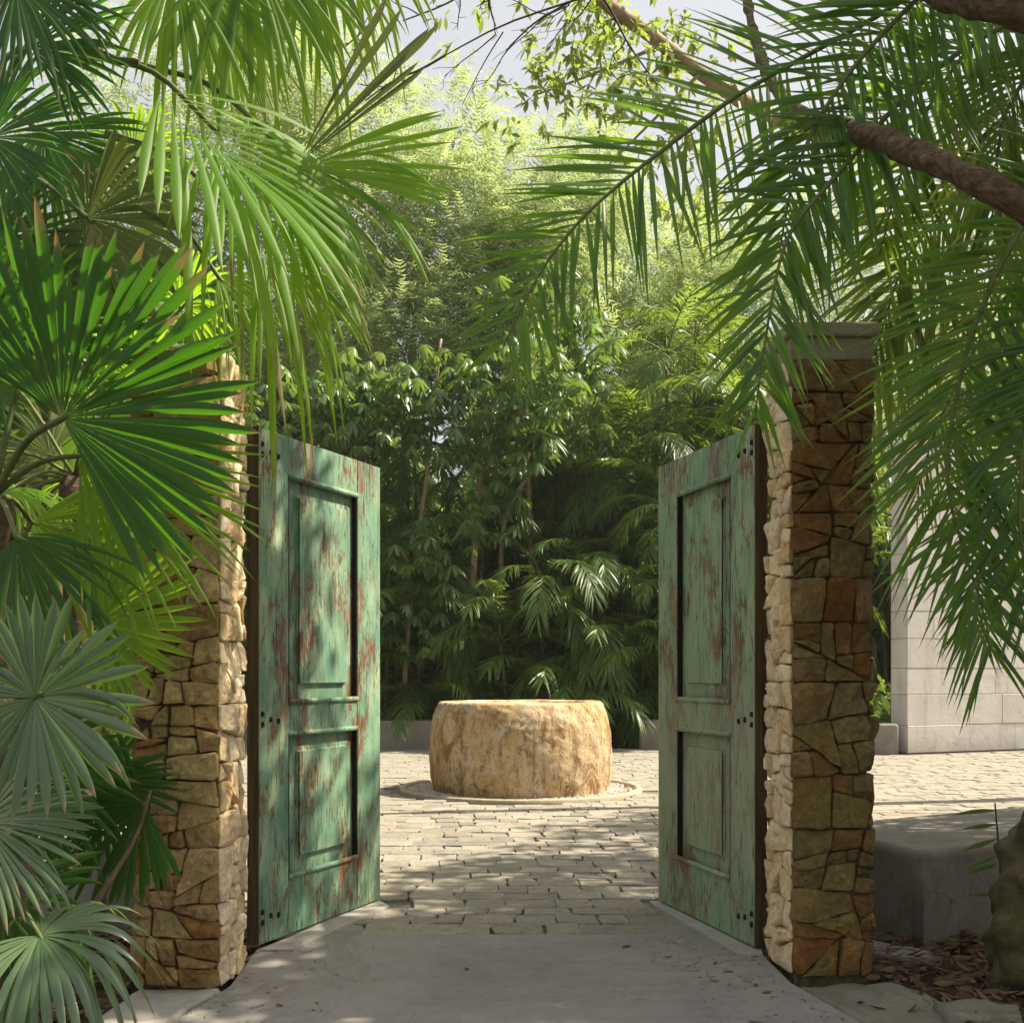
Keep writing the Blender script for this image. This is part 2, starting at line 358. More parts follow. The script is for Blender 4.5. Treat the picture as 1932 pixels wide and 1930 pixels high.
CANE = simple("palm_cane", [(0.3, (0.05, 0.06, 0.02)), (0.7, (0.17, 0.15, 0.06))], 1.0, (4, 4, 14), bump=0.2)
PETI = simple("petiole_green", [(0.3, (0.06, 0.09, 0.02)), (0.7, (0.15, 0.16, 0.05))], 8, bump=0.1, rough=0.5)
PETD = simple("petiole_brown", [(0.3, (0.09, 0.06, 0.035)), (0.7, (0.20, 0.15, 0.09))], 12, bump=0.3)
TWIG = simple("twig_dark", [(0.3, (0.03, 0.02, 0.015)), (0.7, (0.08, 0.055, 0.04))], 12, bump=0.2)
GRAVEL = simple("white_gravel", [(0.3, (0.45, 0.42, 0.36)), (0.7, (0.68, 0.64, 0.56))], 30, bump=0.5)
KERB = simple("kerb_stone", [(0.3, (0.30, 0.25, 0.17)), (0.7, (0.46, 0.40, 0.29))], 14, bump=0.5)

L_DEEP = leaf_mat("fan_leaf_deep", (0.022, 0.075, 0.006), (0.05, 0.15, 0.010), (0.12, 0.36, 0.01), 0.45, 0.42, 0.4)
L_BRIGHT = leaf_mat("fan_leaf_bright", (0.065, 0.17, 0.010), (0.16, 0.31, 0.02), (0.52, 0.84, 0.03), 0.52, 0.5, 0.3)
L_SILVER = leaf_mat("fan_leaf_silver", (0.03, 0.09, 0.02), (0.20, 0.28, 0.13), (0.18, 0.38, 0.04), 0.25, 0.27, 0.85)
L_OLIVE = leaf_mat("fan_leaf_olive", (0.08, 0.11, 0.03), (0.13, 0.16, 0.05), (0.26, 0.34, 0.05), 0.35, 0.5, 0.3)
L_FEATH = leaf_mat("feather_leaf_green", (0.025, 0.075, 0.008), (0.06, 0.15, 0.014), (0.32, 0.60, 0.02), 0.48, 0.38, 0.5)
L_FEATL = leaf_mat("feather_leaf_light", (0.06, 0.12, 0.02), (0.12, 0.20, 0.035), (0.40, 0.52, 0.05), 0.45, 0.45, 0.3)
L_ARECA = leaf_mat("areca_leaf", (0.05, 0.11, 0.018), (0.12, 0.21, 0.045), (0.36, 0.52, 0.05), 0.45, 0.38, 0.5)
L_SCHEF = leaf_mat("umbrella_leaf", (0.05, 0.12, 0.03), (0.14, 0.23, 0.07), (0.32, 0.50, 0.06), 0.35, 0.38, 0.6)
L_FINE = leaf_mat("fine_leaf", (0.23, 0.30, 0.11), (0.37, 0.44, 0.19), (0.56, 0.68, 0.25), 0.5, 0.6, 0.15)
L_YEL = leaf_mat("yellow_green_leaf", (0.13, 0.21, 0.04), (0.26, 0.30, 0.07), (0.46, 0.58, 0.10), 0.5, 0.5, 0.2)
L_CANOPY = leaf_mat("canopy_leaf", (0.03, 0.07, 0.02), (0.08, 0.13, 0.03), (0.25, 0.38, 0.06), 0.3, 0.5, 0.3)
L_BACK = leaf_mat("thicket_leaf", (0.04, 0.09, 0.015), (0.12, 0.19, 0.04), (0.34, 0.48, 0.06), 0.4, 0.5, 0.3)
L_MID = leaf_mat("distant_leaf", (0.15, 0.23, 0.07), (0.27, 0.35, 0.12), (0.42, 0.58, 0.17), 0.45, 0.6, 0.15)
L_DRY = leaf_mat("dry_leaf", (0.10, 0.055, 0.028), (0.30, 0.20, 0.11), (0.25, 0.13, 0.05), 0.1, 0.7, 0.2)
L_FIBRE = leaf_mat("dead_fibre", (0.22, 0.15, 0.09), (0.42, 0.33, 0.22), (0.3, 0.2, 0.1), 0.15, 0.7, 0.2)

# ------------------------------------------------------------------ ground and paving
def grid(name, x0, x1, y0, y1, z, nx, ny, mat, amp=0.0, fr=1.0, parent=None, flat=None):
    v = []; f = []
    for j in range(ny + 1):
        for i in range(nx + 1):
            x = x0 + (x1 - x0) * i / nx; y = y0 + (y1 - y0) * j / ny
            v.append((x, y, z + amp * noise.noise(Vector((x * fr, y * fr, 3)))))
    for j in range(ny):
        for i in range(nx):
            a = j * (nx + 1) + i; f.append((a, a + 1, a + nx + 2, a + nx + 1))
    return mesh(name, v, f, mat, parent, True)
tag(grid("ground", -150, 150, -60, 240, -0.10, 30, 30, SOIL), kind="structure")
tag(grid("planting_bed_soil", -6, -1.12, 1.0, 6.9, -0.045, 50, 60, SOIL, 0.03, 2.2), kind="structure")
tag(grid("planting_bed_soil", 1.12, 6, 1.0, 6.9, -0.045, 50, 60, SOIL, 0.03, 2.2), kind="structure")
tag(grid("planting_bed_soil", -14, 14, 19.75, 40, 0.05, 40, 30, SOIL, 0.1, 0.8), kind="structure")

# concrete apron in front of and between the pillars, with the pale strips under the two door leaves
AZ = 0.0
apron_pts = [(-1.62, 0.5), (1.72, 0.5), (1.42, 4.2), (1.24, 4.95), (1.22, 5.55), (0.90, 6.62), (0.87, 6.50), (0.70, 5.86), (-0.98, 5.86), (-0.84, 6.45), (-0.80, 6.62), (-1.27, 5.55), (-1.24, 4.9), (-1.36, 4.3)]
n = len(apron_pts)
def apron():
    import bmesh
    bm = bmesh.new()
    top = [bm.verts.new((x, y, AZ)) for x, y in apron_pts]; bot = [bm.verts.new((x, y, AZ - 0.14)) for x, y in apron_pts]
    bm.faces.new(top)
    for i in range(n): bm.faces.new((bot[i], bot[(i + 1) % n], top[(i + 1) % n], top[i]))
    bmesh.ops.triangulate(bm, faces=[f for f in bm.faces if len(f.verts) > 4])
    me = bpy.data.meshes.new("concrete_path"); bm.to_mesh(me); me.materials.append(APRON)
    return link("concrete_path", me)
tag(apron(), kind="structure")
def strip(pts, z, mat, name, t=0.05, parent=None):
    k = len(pts); v = [(x, y, z) for x, y in pts] + [(x, y, z - t) for x, y in pts]
    f = [tuple(range(k))] + [(i + k, (i + 1) % k + k, (i + 1) % k, i) for i in range(k)]
    return mesh(name, v, f, mat, parent)
tag(strip([(-1.24, 5.50), (-1.08, 5.50), (-0.72, 6.52), (-0.80, 6.68), (-0.86, 6.60)], 0.012, CURB, "threshold_strip", 0.03), kind="structure")
tag(strip([(1.22, 5.42), (1.24, 5.55), (0.92, 6.66), (0.82, 6.64), (0.84, 6.50), (1.10, 5.42)], 0.012, CURB, "threshold_strip", 0.03), kind="structure")

WX, WY, WR = 0.10, 13.05, 1.07
court = tag(grid("courtyard_bed", -12, 14, 5.84, 19.9, -0.022, 26, 14, SAND), kind="structure")
pav = tag(empty("stone_paving"), kind="structure")
pavers = []
yy = 5.865; row = 0
while yy < 19.5:
    h = R.uniform(0.17, 0.28)
    if row == 0: h = 0.24
    xlo, xhi = (-1.9, 1.9) if yy < 6.95 else (-9, 12)
    xx = xlo + R.uniform(-0.3, 0)
    while xx < xhi:
        w = R.uniform(0.19, 0.34) if R.random() < 0.8 else R.uniform(0.12, 0.18)
        pavers.append((xx, yy, w, h)); xx += w
    yy += h; row += 1
def in_poly(x, y):      # under the threshold strips and the apron
    return (y < 6.68 and (x < -0.80 - 0.38 * (6.68 - y) * 1.05 + 0.10 or x > 0.86 + 0.30 * (6.68 - y) - 0.02)) or (y < 6.45 and (x < -0.98 + (y - 5.86) * 0.24 or x > 0.70 + (y - 5.86) * 0.24))
def paver_geo(x, y, w, h):
    cx, cy = x + w / 2, y + h / 2; g = R.uniform(0.0, 0.003)
    j = lambda s=0.012: R.uniform(-s, s)
    hw, hh = w / 2 - g, h / 2 - g
    sk = R.uniform(-0.02, 0.02)
    ring = [(-hw + j() + sk, -hh + j()), (-hw * 0.3, -hh + j(0.011)), (hw * 0.35, -hh + j(0.011)), (hw + j(), -hh + j()), (hw + j(0.01), j()),
            (hw + j() - sk, hh + j()), (hw * 0.3, hh + j(0.011)), (-hw * 0.35, hh + j(0.011)), (-hw + j(), hh + j()), (-hw + j(0.01), j())]
    z = R.uniform(-0.004, 0.006); tx, ty = R.uniform(-0.016, 0.016), R.uniform(-0.016, 0.016); k = len(ring); v = []
    for s, dz in ((1.0, -0.05), (1.0, -0.005), (0.965, 0.0)):
        for a, b in ring: v.append((cx + a * s, cy + b * s, z + dz + tx * a + ty * b + R.uniform(-0.0015, 0.0015)))
    f = []
    for r_ in range(2):
        for i in range(k): f.append((r_ * k + i, r_ * k + (i + 1) % k, (r_ + 1) * k + (i + 1) % k, (r_ + 1) * k + i))
    f.append(tuple(range(2 * k, 3 * k)))
    return v, f
vis = []; rest = []
for p in pavers:
    x, y, w, h = p; cx, cy = x + w / 2, y + h / 2
    if math.hypot(cx - WX, cy - WY) < 1.52 or in_poly(cx, cy): continue
    if cy > 18.2 and cx > 5.9: 
        if cy > 18.55 + (cx - 6.4) * 0.4 - 0.5: continue
    px = 966 + F * cx / cy; py = 1264 + F * EYE / cy
    seen = (705 < px < 1262 or 1640 < px < 1945) and not (1650 < px and py > 1565) and not (810 < px < 1160 and 1330 < py < 1500)
    (vis if seen else rest).append(p)
vis.sort(key=lambda p: p[1]); rest += vis[290:]; vis = vis[:290]
for p in vis:
    v, f = paver_geo(*p); mesh("paving_stone", v, f, PAVER, pav)
V = []; Fc = []
for p in rest:
    v, f = paver_geo(*p); o = len(V); V += v; Fc += [tuple(i + o for i in q) for q in f]
o = mesh("paving_stones", V, Fc, PAVER, pav); o["kind"] = "stuff"

# ------------------------------------------------------------------ rubble stone pillars
def rubble_cells(W, H, seed, splits=()):
    """irregular masonry: the face is split again and again by crooked lines until the stones are small enough"""
    rr = random.Random(seed); out = []
    def area(p): return abs(sum(p[i][0] * p[(i + 1) % len(p)][1] - p[(i + 1) % len(p)][0] * p[i][1] for i in range(len(p)))) / 2
    def cut(poly, nx, ny, k):
        a, b = [], []
        for i in range(len(poly)):
            p, q = poly[i], poly[(i + 1) % len(poly)]; dp = nx * p[0] + ny * p[1] - k; dq = nx * q[0] + ny * q[1] - k
            (a if dp <= 0 else b).append(p)
            if (dp < 0) != (dq < 0) and dp != dq:
                t = dp / (dp - dq); m_ = (p[0] + (q[0] - p[0]) * t, p[1] + (q[1] - p[1]) * t); a.append(m_); b.append(m_)
        return a, b
    def rec(poly, depth):
        xs = [p[0] for p in poly]; ys = [p[1] for p in poly]; w, h = max(xs) - min(xs), max(ys) - min(ys); ar = area(poly)
        if ar < rr.choice((0.006, 0.011, 0.018, 0.027, 0.040)) and max(w, h) < 0.34: out.append(poly); return
        vertical = w > h * rr.uniform(0.85, 1.5)
        ang = rr.gauss(0, 0.2) if rr.random() < 0.76 or depth < 2 else rr.uniform(-0.85, 0.85)
        if depth < 2: ang *= 0.6
        nx, ny = (math.cos(ang), math.sin(ang)) if vertical else (math.sin(ang), math.cos(ang))
        cx = min(xs) + w * rr.uniform(0.36, 0.64); cy = min(ys) + h * rr.uniform(0.34, 0.66)
        a, b = cut(poly, nx, ny, nx * cx + ny * cy)
        if len(a) < 3 or len(b) < 3 or min(area(a), area(b)) < 0.0022: out.append(poly); return
        rec(a, depth + 1); rec(b, depth + 1)
    y = 0.0
    while y < H - 0.1:
        h = min(rr.uniform(0.45, 0.8), H - y)
        if H - y - h < 0.25: h = H - y
        xs_ = [0] + sorted(splits) + [W]
        for a_, b_ in zip(xs_[:-1], xs_[1:]): rec([(a_, y), (b_, y), (b_, y + h), (a_, y + h)], 0)
        y += h
    # round the corners a little
    res = []
    for p in out:
        q = []
        for i in range(len(p)):
            a, b, c = p[i - 1], p[i], p[(i + 1) % len(p)]
            for e in (a, c):
                L = math.hypot(e[0] - b[0], e[1] - b[1]); t = min(0.35, rr.uniform(0.003, 0.018) / max(L, 1e-6)); q.append((b[0] + (e[0] - b[0]) * t, b[1] + (e[1] - b[1]) * t))
        res.append(q)
    return res

def stone_pillar(label, corners, H, seed, mat, inner=None):
    """corners: four ground points counter-clockwise seen from above, first edge = front"""
    cx = sum(c[0] for c in corners) / 4; cy = sum(c[1] for c in corners) / 4
    root = empty("stone_pillar", (cx, cy, 0)); tag(root, label, "pillar")
    cs = [np.array((x - cx, y - cy)) for x, y in corners]
    segs = []; tot = 0
    for i in range(4):
        a, b = cs[i], cs[(i + 1) % 4]; L = np.linalg.norm(b - a); d = (b - a) / L; segs.append((tot, L, a, d, np.array((d[1], -d[0])))); tot += L
    def at(u, z, d):
        u %= tot
        for k, (s, L, a, t, nn) in enumerate(segs):
            if u <= s + L + 1e-9:
                q = u - s; c = 0.035; nv = nn.copy()
                if q < c: nv = nn * (0.5 + q / c / 2) + segs[k - 1][4] * (0.5 - q / c / 2)
                elif L - q < c: nv = nn * (0.5 + (L - q) / c / 2) + segs[(k + 1) % 4][4] * (0.5 - (L - q) / c / 2)
                p = a + t * q + nv * d
                return (p[0], p[1], z)
    z0 = 0.02; v = []; 
    for z in (-0.12, H): v += [(c[0] * 0.985, c[1] * 0.985, z) for c in cs]
    mesh("mortar_core", v, [(3, 2, 1, 0), (4, 5, 6, 7)] + [(i, (i + 1) % 4, (i + 1) % 4 + 4, i + 4) for i in range(4)], MORTAR, root)
    rr = random.Random(seed)
    shift = segs[2][0] + segs[2][1] * 0.5
    split = (segs[0][0] - shift) % tot if inner == 3 else (segs[1][0] - shift) % tot
    for poly in rubble_cells(tot, H, seed, (split,)):
        poly = [(x + shift, y) for x, y in poly]
        # roughen the outline
        ring = []
        for i in range(len(poly)):
            p, q = poly[i], poly[(i + 1) % len(poly)]; L = math.hypot(q[0] - p[0], q[1] - p[1])
            if L < 0.012: continue
            k = max(1, int(L / 0.05))
            for s in range(k):
                t = s / k; j = 0.006 if s else 0.003
                ring.append((p[0] + (q[0] - p[0]) * t + rr.uniform(-j, j), p[1] + (q[1] - p[1]) * t + rr.uniform(-j, j)))
        if len(ring) < 4: continue
        mx = sum(p[0] for p in ring) / len(ring); my = sum(p[1] for p in ring) / len(ring)
        rad = sum(math.hypot(p[0] - mx, p[1] - my) for p in ring) / len(ring)
        if rad < 0.02: continue
        gap = min(0.2, rr.uniform(0.0008, 0.004) / rad); pr = rr.uniform(0.022, 0.046); tx, ty = rr.uniform(-0.2, 0.2), rr.uniform(-0.2, 0.2)
        sd = rr.uniform(0, 99); V = []; Fq = []; k = len(ring)
        for s, dd in ((1 - gap, -0.012), (1 - gap, pr * 0.72), (1 - gap - 0.06, pr * 0.93), (0.72, pr * 1.02), (0.38, pr * 1.06)):
            for x, y in ring:
                u, w = mx + (x - mx) * s, my + (y - my) * s
                ex = 0.0 if dd < 0 else noise.noise(Vector((u * 11 + sd, w * 11, sd))) * 0.020 + noise.noise(Vector((u * 34 + sd, w * 34, sd))) * 0.007 + tx * (u - mx) + ty * (w - my)
                V.append(at(u, min(w, H), max(dd + ex, 0.006) if dd > 0 else dd))
        V.append(at(mx, my, pr * 1.05 + rr.uniform(-0.004, 0.006)))
        for r_ in range(4):
            for i in range(k): Fq.append((r_ * k + i, r_ * k + (i + 1) % k, (r_ + 1) * k + (i + 1) % k, (r_ + 1) * k + i))
        for i in range(k): Fq.append((4 * k + i, 4 * k + (i + 1) % k, 5 * k))
        pale = inner is not None and segs[inner][0] - 0.001 < mx % tot < segs[inner][0] + segs[inner][1] + 0.02  # inner-side stones get the colour with the light painted in
        mesh("stone", V, Fq, LIT_SIDE if pale else mat, root)
    return root
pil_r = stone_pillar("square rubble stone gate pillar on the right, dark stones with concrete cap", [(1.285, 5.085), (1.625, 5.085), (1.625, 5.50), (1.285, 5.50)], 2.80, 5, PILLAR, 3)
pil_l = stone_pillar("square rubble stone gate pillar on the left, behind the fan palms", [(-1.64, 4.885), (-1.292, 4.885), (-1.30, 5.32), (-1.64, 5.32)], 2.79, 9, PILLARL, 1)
box("capstone", (-0.215, 0.215, -0.25, 0.25, 2.905, 2.97), CAPM, pil_r, 0.012)
box("cap_moulding", (-0.19, 0.19, -0.225, 0.225, 2.80, 2.905), CAPM, pil_r, 0.008)
box("capping_mortar", (-0.16, 0.16, -0.2, 0.2, 2.79, 2.83), KERB, pil_l, 0.02)

# ------------------------------------------------------------------ gate leaves
def door_leaf(label, hinge, free, sgn, mat):
    dx, dy = free[0] - hinge[0], free[1] - hinge[1]; L = math.hypot(dx, dy)
    root = empty("gate_leaf", (hinge[0], hinge[1], 0.02), math.atan2(dy, dx)); tag(root, label, "gate", "two tall panelled wooden gate leaves standing open")
    T = 0.062 * sgn; H = 2.58; st = 0.262
    def bx(name, x0, x1, y0, y1, z0, z1, m=mat, bev=0.003, parent=root):
        y0, y1 = min(y0 * sgn, y1 * sgn), max(y0 * sgn, y1 * sgn)
        return box(name, (x0, x1, y0, y1, z0, z1), m, parent, bev)
    bx("stile", 0.0, st, 0, .062, 0, H); bx("stile", L - st, L, 0, .062, 0, H)
    g = 0.0015
    rails = [(0.0, 0.29), (1.04, 1.20), (2.38, H)]
    for a, b in rails: bx("rail", st + g, L - st - g, 0.0015, .0605, a, b)
    for z0, z1 in ((0.29, 1.04), (1.20, 2.38)):
        bx('panel_back', st + .002, L - st - .002, .0565, .0600, z0 + .002, z1 - .002, SHADE_DARK, 0.0)
        bx('shadow_strip', st - .0035, st + .0035, -.0012, .002, z0, z1, SHADE_DARK, 0.0005)  # thin dark strips draw the shadow outline of each panel
        bx('shadow_strip', st + .108, st + .113, .0075, .012, z0 + .105, z1 - .105, SHADE_DARK, 0.0005)
        for xs in (st + .0002, L - st - .0092): bx('shadow_strip', xs, xs + .009, .003, .050, z0 + .012, z1 - .012, SHADE_DARK, 0.001)
        x0, x1 = st + .010, L - st - .008; d0, d1, d2 = 0.034, 0.010, 0.055
        mg = 0.095; v = []
        for yy_, e in ((d2, 0.0), (d0, 0.0), (d0 - 0.006, mg), (d1, mg + 0.006)):
            v += [(x0 + e, yy_ * sgn, z0 + e), (x1 - e, yy_ * sgn, z0 + e), (x1 - e, yy_ * sgn, z1 - e), (x0 + e, yy_ * sgn, z1 - e)]
        f = [(0, 3, 2, 1), (12, 13, 14, 15)]
        for r_ in range(3): f += [(r_ * 4 + i, r_ * 4 + (i + 1) % 4, r_ * 4 + 4 + (i + 1) % 4, r_ * 4 + 4 + i) for i in range(4)]
        if sgn < 0: f = [q[::-1] for q in f]
        mesh("panel", v, f, mat, root)
        # mouldings round the recess: half-round beads standing slightly proud
        def bead(a, b, m=mat):
            tube("moulding", [a, ((a[0] + b[0]) / 2, a[1], (a[2] + b[2]) / 2), b], [0.015, 0.015], m, root, 10, 3)
        yb = 0.004 * sgn
        bead((st + .002, yb, z0 + .004), (L - st - .002, yb, z0 + .004)); bead((st + .002, yb, z1 - .004), (L - st - .002, yb, z1 - .004))
    bx("edge_board", -0.006, -0.001, -0.001, .066, 0.0, H + 0.004, EDGE, 0.0)
    for zc in (0.13, 1.12, 2.47):
        for bxp, bz in ((0.028, 0.030), (0.028, -0.022), (0.098, 0.0), (0.165, -0.01)):
            s = 0.0115; v = []
            for dd, sc_ in ((0.0, 1.0), (-0.009, 0.8), (-0.012, 0.3)):
                for k in range(6):
                    a = k * math.pi / 3; v.append((bxp + math.cos(a) * s * sc_, dd * sgn, zc + bz + math.sin(a) * s * 1.45 * sc_))
            f = [tuple(range(12, 18))] + [(r_ * 6 + k, r_ * 6 + (k + 1) % 6, r_ * 6 + 6 + (k + 1) % 6, r_ * 6 + 6 + k) for r_ in (0, 1) for k in range(6)]
            mesh("bolt_head", v, f, IRON, root)
    return root
door_leaf("green flaking panelled gate leaf on the left, dappled with leaf shade", (-1.26, 5.54), (-0.790, 6.67), 1, DOORL)
door_leaf("green gate leaf on the right, dusty pale lower half, beside the capped pillar", (1.20, 5.50), (0.873, 6.64), -1, DOORR)

# ------------------------------------------------------------------ the stone well
well = empty("stone_well", (WX, WY, 0)); tag(well, "round weathered ochre stone well standing in the middle of the courtyard", "well")
prof = [(1.02, -0.05), (1.03, 0.0), (1.05, 0.10), (1.062, 0.25), (1.07, 0.45), (1.065, 0.62), (1.05, 0.76), (1.02, 0.86), (0.985, 0.94), (0.95, 1.0), (0.93, 1.018), (0.86, 1.022), (0.76, 1.018), (0.735, 0.992), (0.4, 0.985), (0.01, 0.985)]
def lathe(name, prof, seg, mat, parent=None, amp=0.0, fr=3.0, smooth=True, sub=1):
    pr = []
    for i in range(len(prof) - 1):
        for s in range(sub):
            t = s / sub; pr.append((prof[i][0] * (1 - t) + prof[i + 1][0] * t, prof[i][1] * (1 - t) + prof[i + 1][1] * t))
    pr.append(prof[-1]); v = []; f = []
    for r, z in pr:
        for k in range(seg):
            a = 2 * math.pi * k / seg; p = Vector((math.cos(a) * r, math.sin(a) * r, z))
            e = amp * (noise.noise(p * fr) + 0.5 * noise.noise(p * fr * 2.7) + 0.3 * noise.noise(p * fr * 7))
            v.append((math.cos(a) * (r + e), math.sin(a) * (r + e), z + e * 0.3))
    for i in range(len(pr) - 1):
        for k in range(seg):
            a = i * seg + k; b = i * seg + (k + 1) % seg; f.append((a, b, b + seg, a + seg))
    return mesh(name, v, f, mat, parent, smooth)
lathe("well_body", prof, 200, WELL, well, 0.022, 2.4, sub=6)
ring = lathe("well_kerb", [(1.34, -0.03), (1.34, 0.02), (1.352, 0.032), (1.40, 0.034), (1.415, 0.02), (1.415, -0.03)], 96, KERB, None, 0.004, 8)
ring.location = (WX, WY, 0); tag(ring, "low round kerb ring of pale stone surrounding the well", "kerb")
def pebbles(name, cxs, cys, n, rmin, rmax, mat, fn, zb):
    V = []; Fq = []
    for i in range(n):
        x, y = fn(); s = R.uniform(rmin, rmax); z = zb + s * 0.4; o = len(V)
        a0 = R.random() * 6; sx, sy = R.uniform(.7, 1.3), R.uniform(.7, 1.3)
        for k in range(5):
            a = a0 + k * 2 * math.pi / 5; V.append((x + math.cos(a) * s * sx, y + math.sin(a) * s * sy, z - s * .3))
        for k in range(5):
            a = a0 + k * 2 * math.pi / 5 + .3; V.append((x + math.cos(a) * s * .6 * sx, y + math.sin(a) * s * .6 * sy, z + s * .45))
        Fq += [(o + k, o + (k + 1) % 5, o + 5 + (k + 1) % 5, o + 5 + k) for k in range(5)] + [tuple(o + 5 + k for k in range(5))]
    return mesh(name, V, Fq, mat)
def annulus():
    a = R.uniform(0, 2 * math.pi); r = 1.03 + 0.31 * R.random() ** 1.6; return WX + math.cos(a) * r, WY + math.sin(a) * r
g = pebbles("white_gravel", 0, 0, 1900, 0.010, 0.026, GRAVEL, annulus, -0.012); tag(g, "ring of small white gravel at the foot of the well", "gravel", kind="stuff")

# ------------------------------------------------------------------ concrete benches
def bench(label, pts, h, group=None, rad=0.045):
    import bmesh
    bm = bmesh.new(); cx = sum(p[0] for p in pts) / len(pts); cy = sum(p[1] for p in pts) / len(pts)
    b = [bm.verts.new((x - cx, y - cy, -0.08)) for x, y in pts]; t = [bm.verts.new((x - cx, y - cy, h)) for x, y in pts]
    k = len(pts)
    bm.faces.new(b[::-1]); bm.faces.new(t)
    for i in range(k): bm.faces.new((b[i], b[(i + 1) % k], t[(i + 1) % k], t[i]))
    es = [e for e in bm.edges if not all(v in b for v in e.verts)]
    bmesh.ops.bevel(bm, geom=es, offset=rad, segments=5, profile=0.5, affect='EDGES')
    me = bpy.data.meshes.new("concrete_bench"); bm.to_mesh(me); me.materials.append(BENCH)
    me.polygons.foreach_set("use_smooth", [len(p.vertices) == 4 and p.area < 0.02 for p in me.polygons])
    o = link("concrete_bench", me, loc=(cx, cy, 0)); tag(o, label, "bench", group); return o
bench("near concrete bench block beside the right gate pillar, front in deep shade", [(2.08, 5.71), (4.0, 6.78), (3.5, 7.65), (1.78, 6.69)], 0.46)
bench("sunlit concrete bench end showing between palm leaves and the left pillar", [(-2.16, 5.85), (-1.90, 6.72), (-3.9, 7.5), (-4.2, 6.6)], 0.46)
gb = "low concrete benches along the far edge of the courtyard"
bench("far low concrete bench left of the well, against the dark plants", [(-6.5, 19.6), (-0.6, 19.6), (-0.6, 20.15), (-6.5, 20.15)], 0.5, gb, 0.03)
bench("far low concrete bench running from behind the right gate leaf to the white wall", [(2.23, 19.6), (6.38, 18.36), (6.5, 18.9), (2.4, 20.15)], 0.5, gb, 0.05)

# ------------------------------------------------------------------ pale ashlar wall
wa = math.atan2(1.0, 2.41)
wall = empty("ashlar_wall", (6.61, 18.6, 0), wa); tag(wall, "tall pale limestone block wall at the right edge of the courtyard", "wall")
box("wall_core", (0.012, 6.6, 0.03, 0.388, -0.1, 5.2), SAND, wall)
z = 0.0; k = 0
def slab(name, x0, x1, y0, y1, z0, z1):
    o = box(name, (x0, x1, y0 + R.uniform(-.006, .002) * (name == 'block'), y1, z0, z1), WALL, wall, 0.006, 1); return o
while z < 5.15:
    h = (0.46, 0.52, 0.44, 0.50)[k % 4]; x = 0.0
    first = True
    while x < 6.6:
        w = R.uniform(0.45, 1.35); w = min(w, 6.6 - x) if 6.6 - x - w > 0.2 else 6.6 - x
        pr = R.uniform(-0.004, 0.004)
        slab("block", x + (0 if first else .004), x + w, pr, 0.03, z + .003, z + h - .003); x += w; first = False
    slab("end_block", 0.0, 0.012, 0.032, 0.40, z + .003, z + h - .003)
    z += h; k += 1

# low mossy stone slabs at the pillar feet
def slabstone(name, label, cat, pts, z, mat, amp, seed):
    cx = sum(p[0] for p in pts) / len(pts); cy = sum(p[1] for p in pts) / len(pts); P_ = []
    for i in range(len(pts)):
        a, b = pts[i], pts[(i + 1) % len(pts)]; m_ = max(1, int(math.hypot(b[0] - a[0], b[1] - a[1]) / 0.05))
        for s in range(m_):
            t = s / m_; j = noise.noise(Vector((a[0] * 5 + t * 9, a[1] * 5, seed))) * 0.018
            P_.append((a[0] + (b[0] - a[0]) * t - cx + j, a[1] + (b[1] - a[1]) * t - cy + j))
    v = []; f = []; k = len(P_); S = (1.0, 1.0, 0.96, 0.8, 0.6, 0.4, 0.2)
    for i, s in enumerate(S):
        for x, y in P_:
            zz = -0.12 if i == 0 else (z - 0.02 if i == 1 else z) + amp * noise.noise(Vector(((x * s + seed) * 7, y * s * 7, seed)))
            v.append((x * s, y * s, zz))
    for r_ in range(len(S) - 1): f += [(r_ * k + i, r_ * k + (i + 1) % k, (r_ + 1) * k + (i + 1) % k, (r_ + 1) * k + i) for i in range(k)]
    f.append(tuple(range((len(S) - 1) * k, len(S) * k)))
    o = mesh(name, v, f, mat, smooth=True, loc=(cx, cy, 0)); tag(o, label, cat); return o
slabstone("stone_slab", "mossy rough slab at the foot of the right gate pillar beside the path", "slab", [(1.26, 4.95), (1.47, 4.1), (1.75, 2.9), (2.2, 2.9), (1.95, 4.2), (1.72, 5.02)], -0.005, MOSSY, 0.02, 3)
slabstone("stone_slab", "pale rough slab at the foot of the left gate pillar beside the path", "slab", [(-1.27, 4.86), (-1.62, 4.86), (-1.68, 4.2), (-1.62, 3.9), (-1.40, 4.25)], 0.0, CURB, 0.02, 8)
slabstone("flat_rock", "flat mossy rock lying among dry leaves at the lower right", "rock", [(1.72, 4.42), (2.0, 4.36), (2.06, 4.52), (1.9, 4.62), (1.74, 4.58)], 0.03, MOSSY, 0.03, 12)
slabstone("flat_rock", "pale flat stone in front of the near bench end", "rock", [(1.72, 5.55), (1.95, 5.35), (2.1, 5.42), (2.02, 5.6), (1.76, 5.78)], 0.0, BENCH, 0.02, 15)

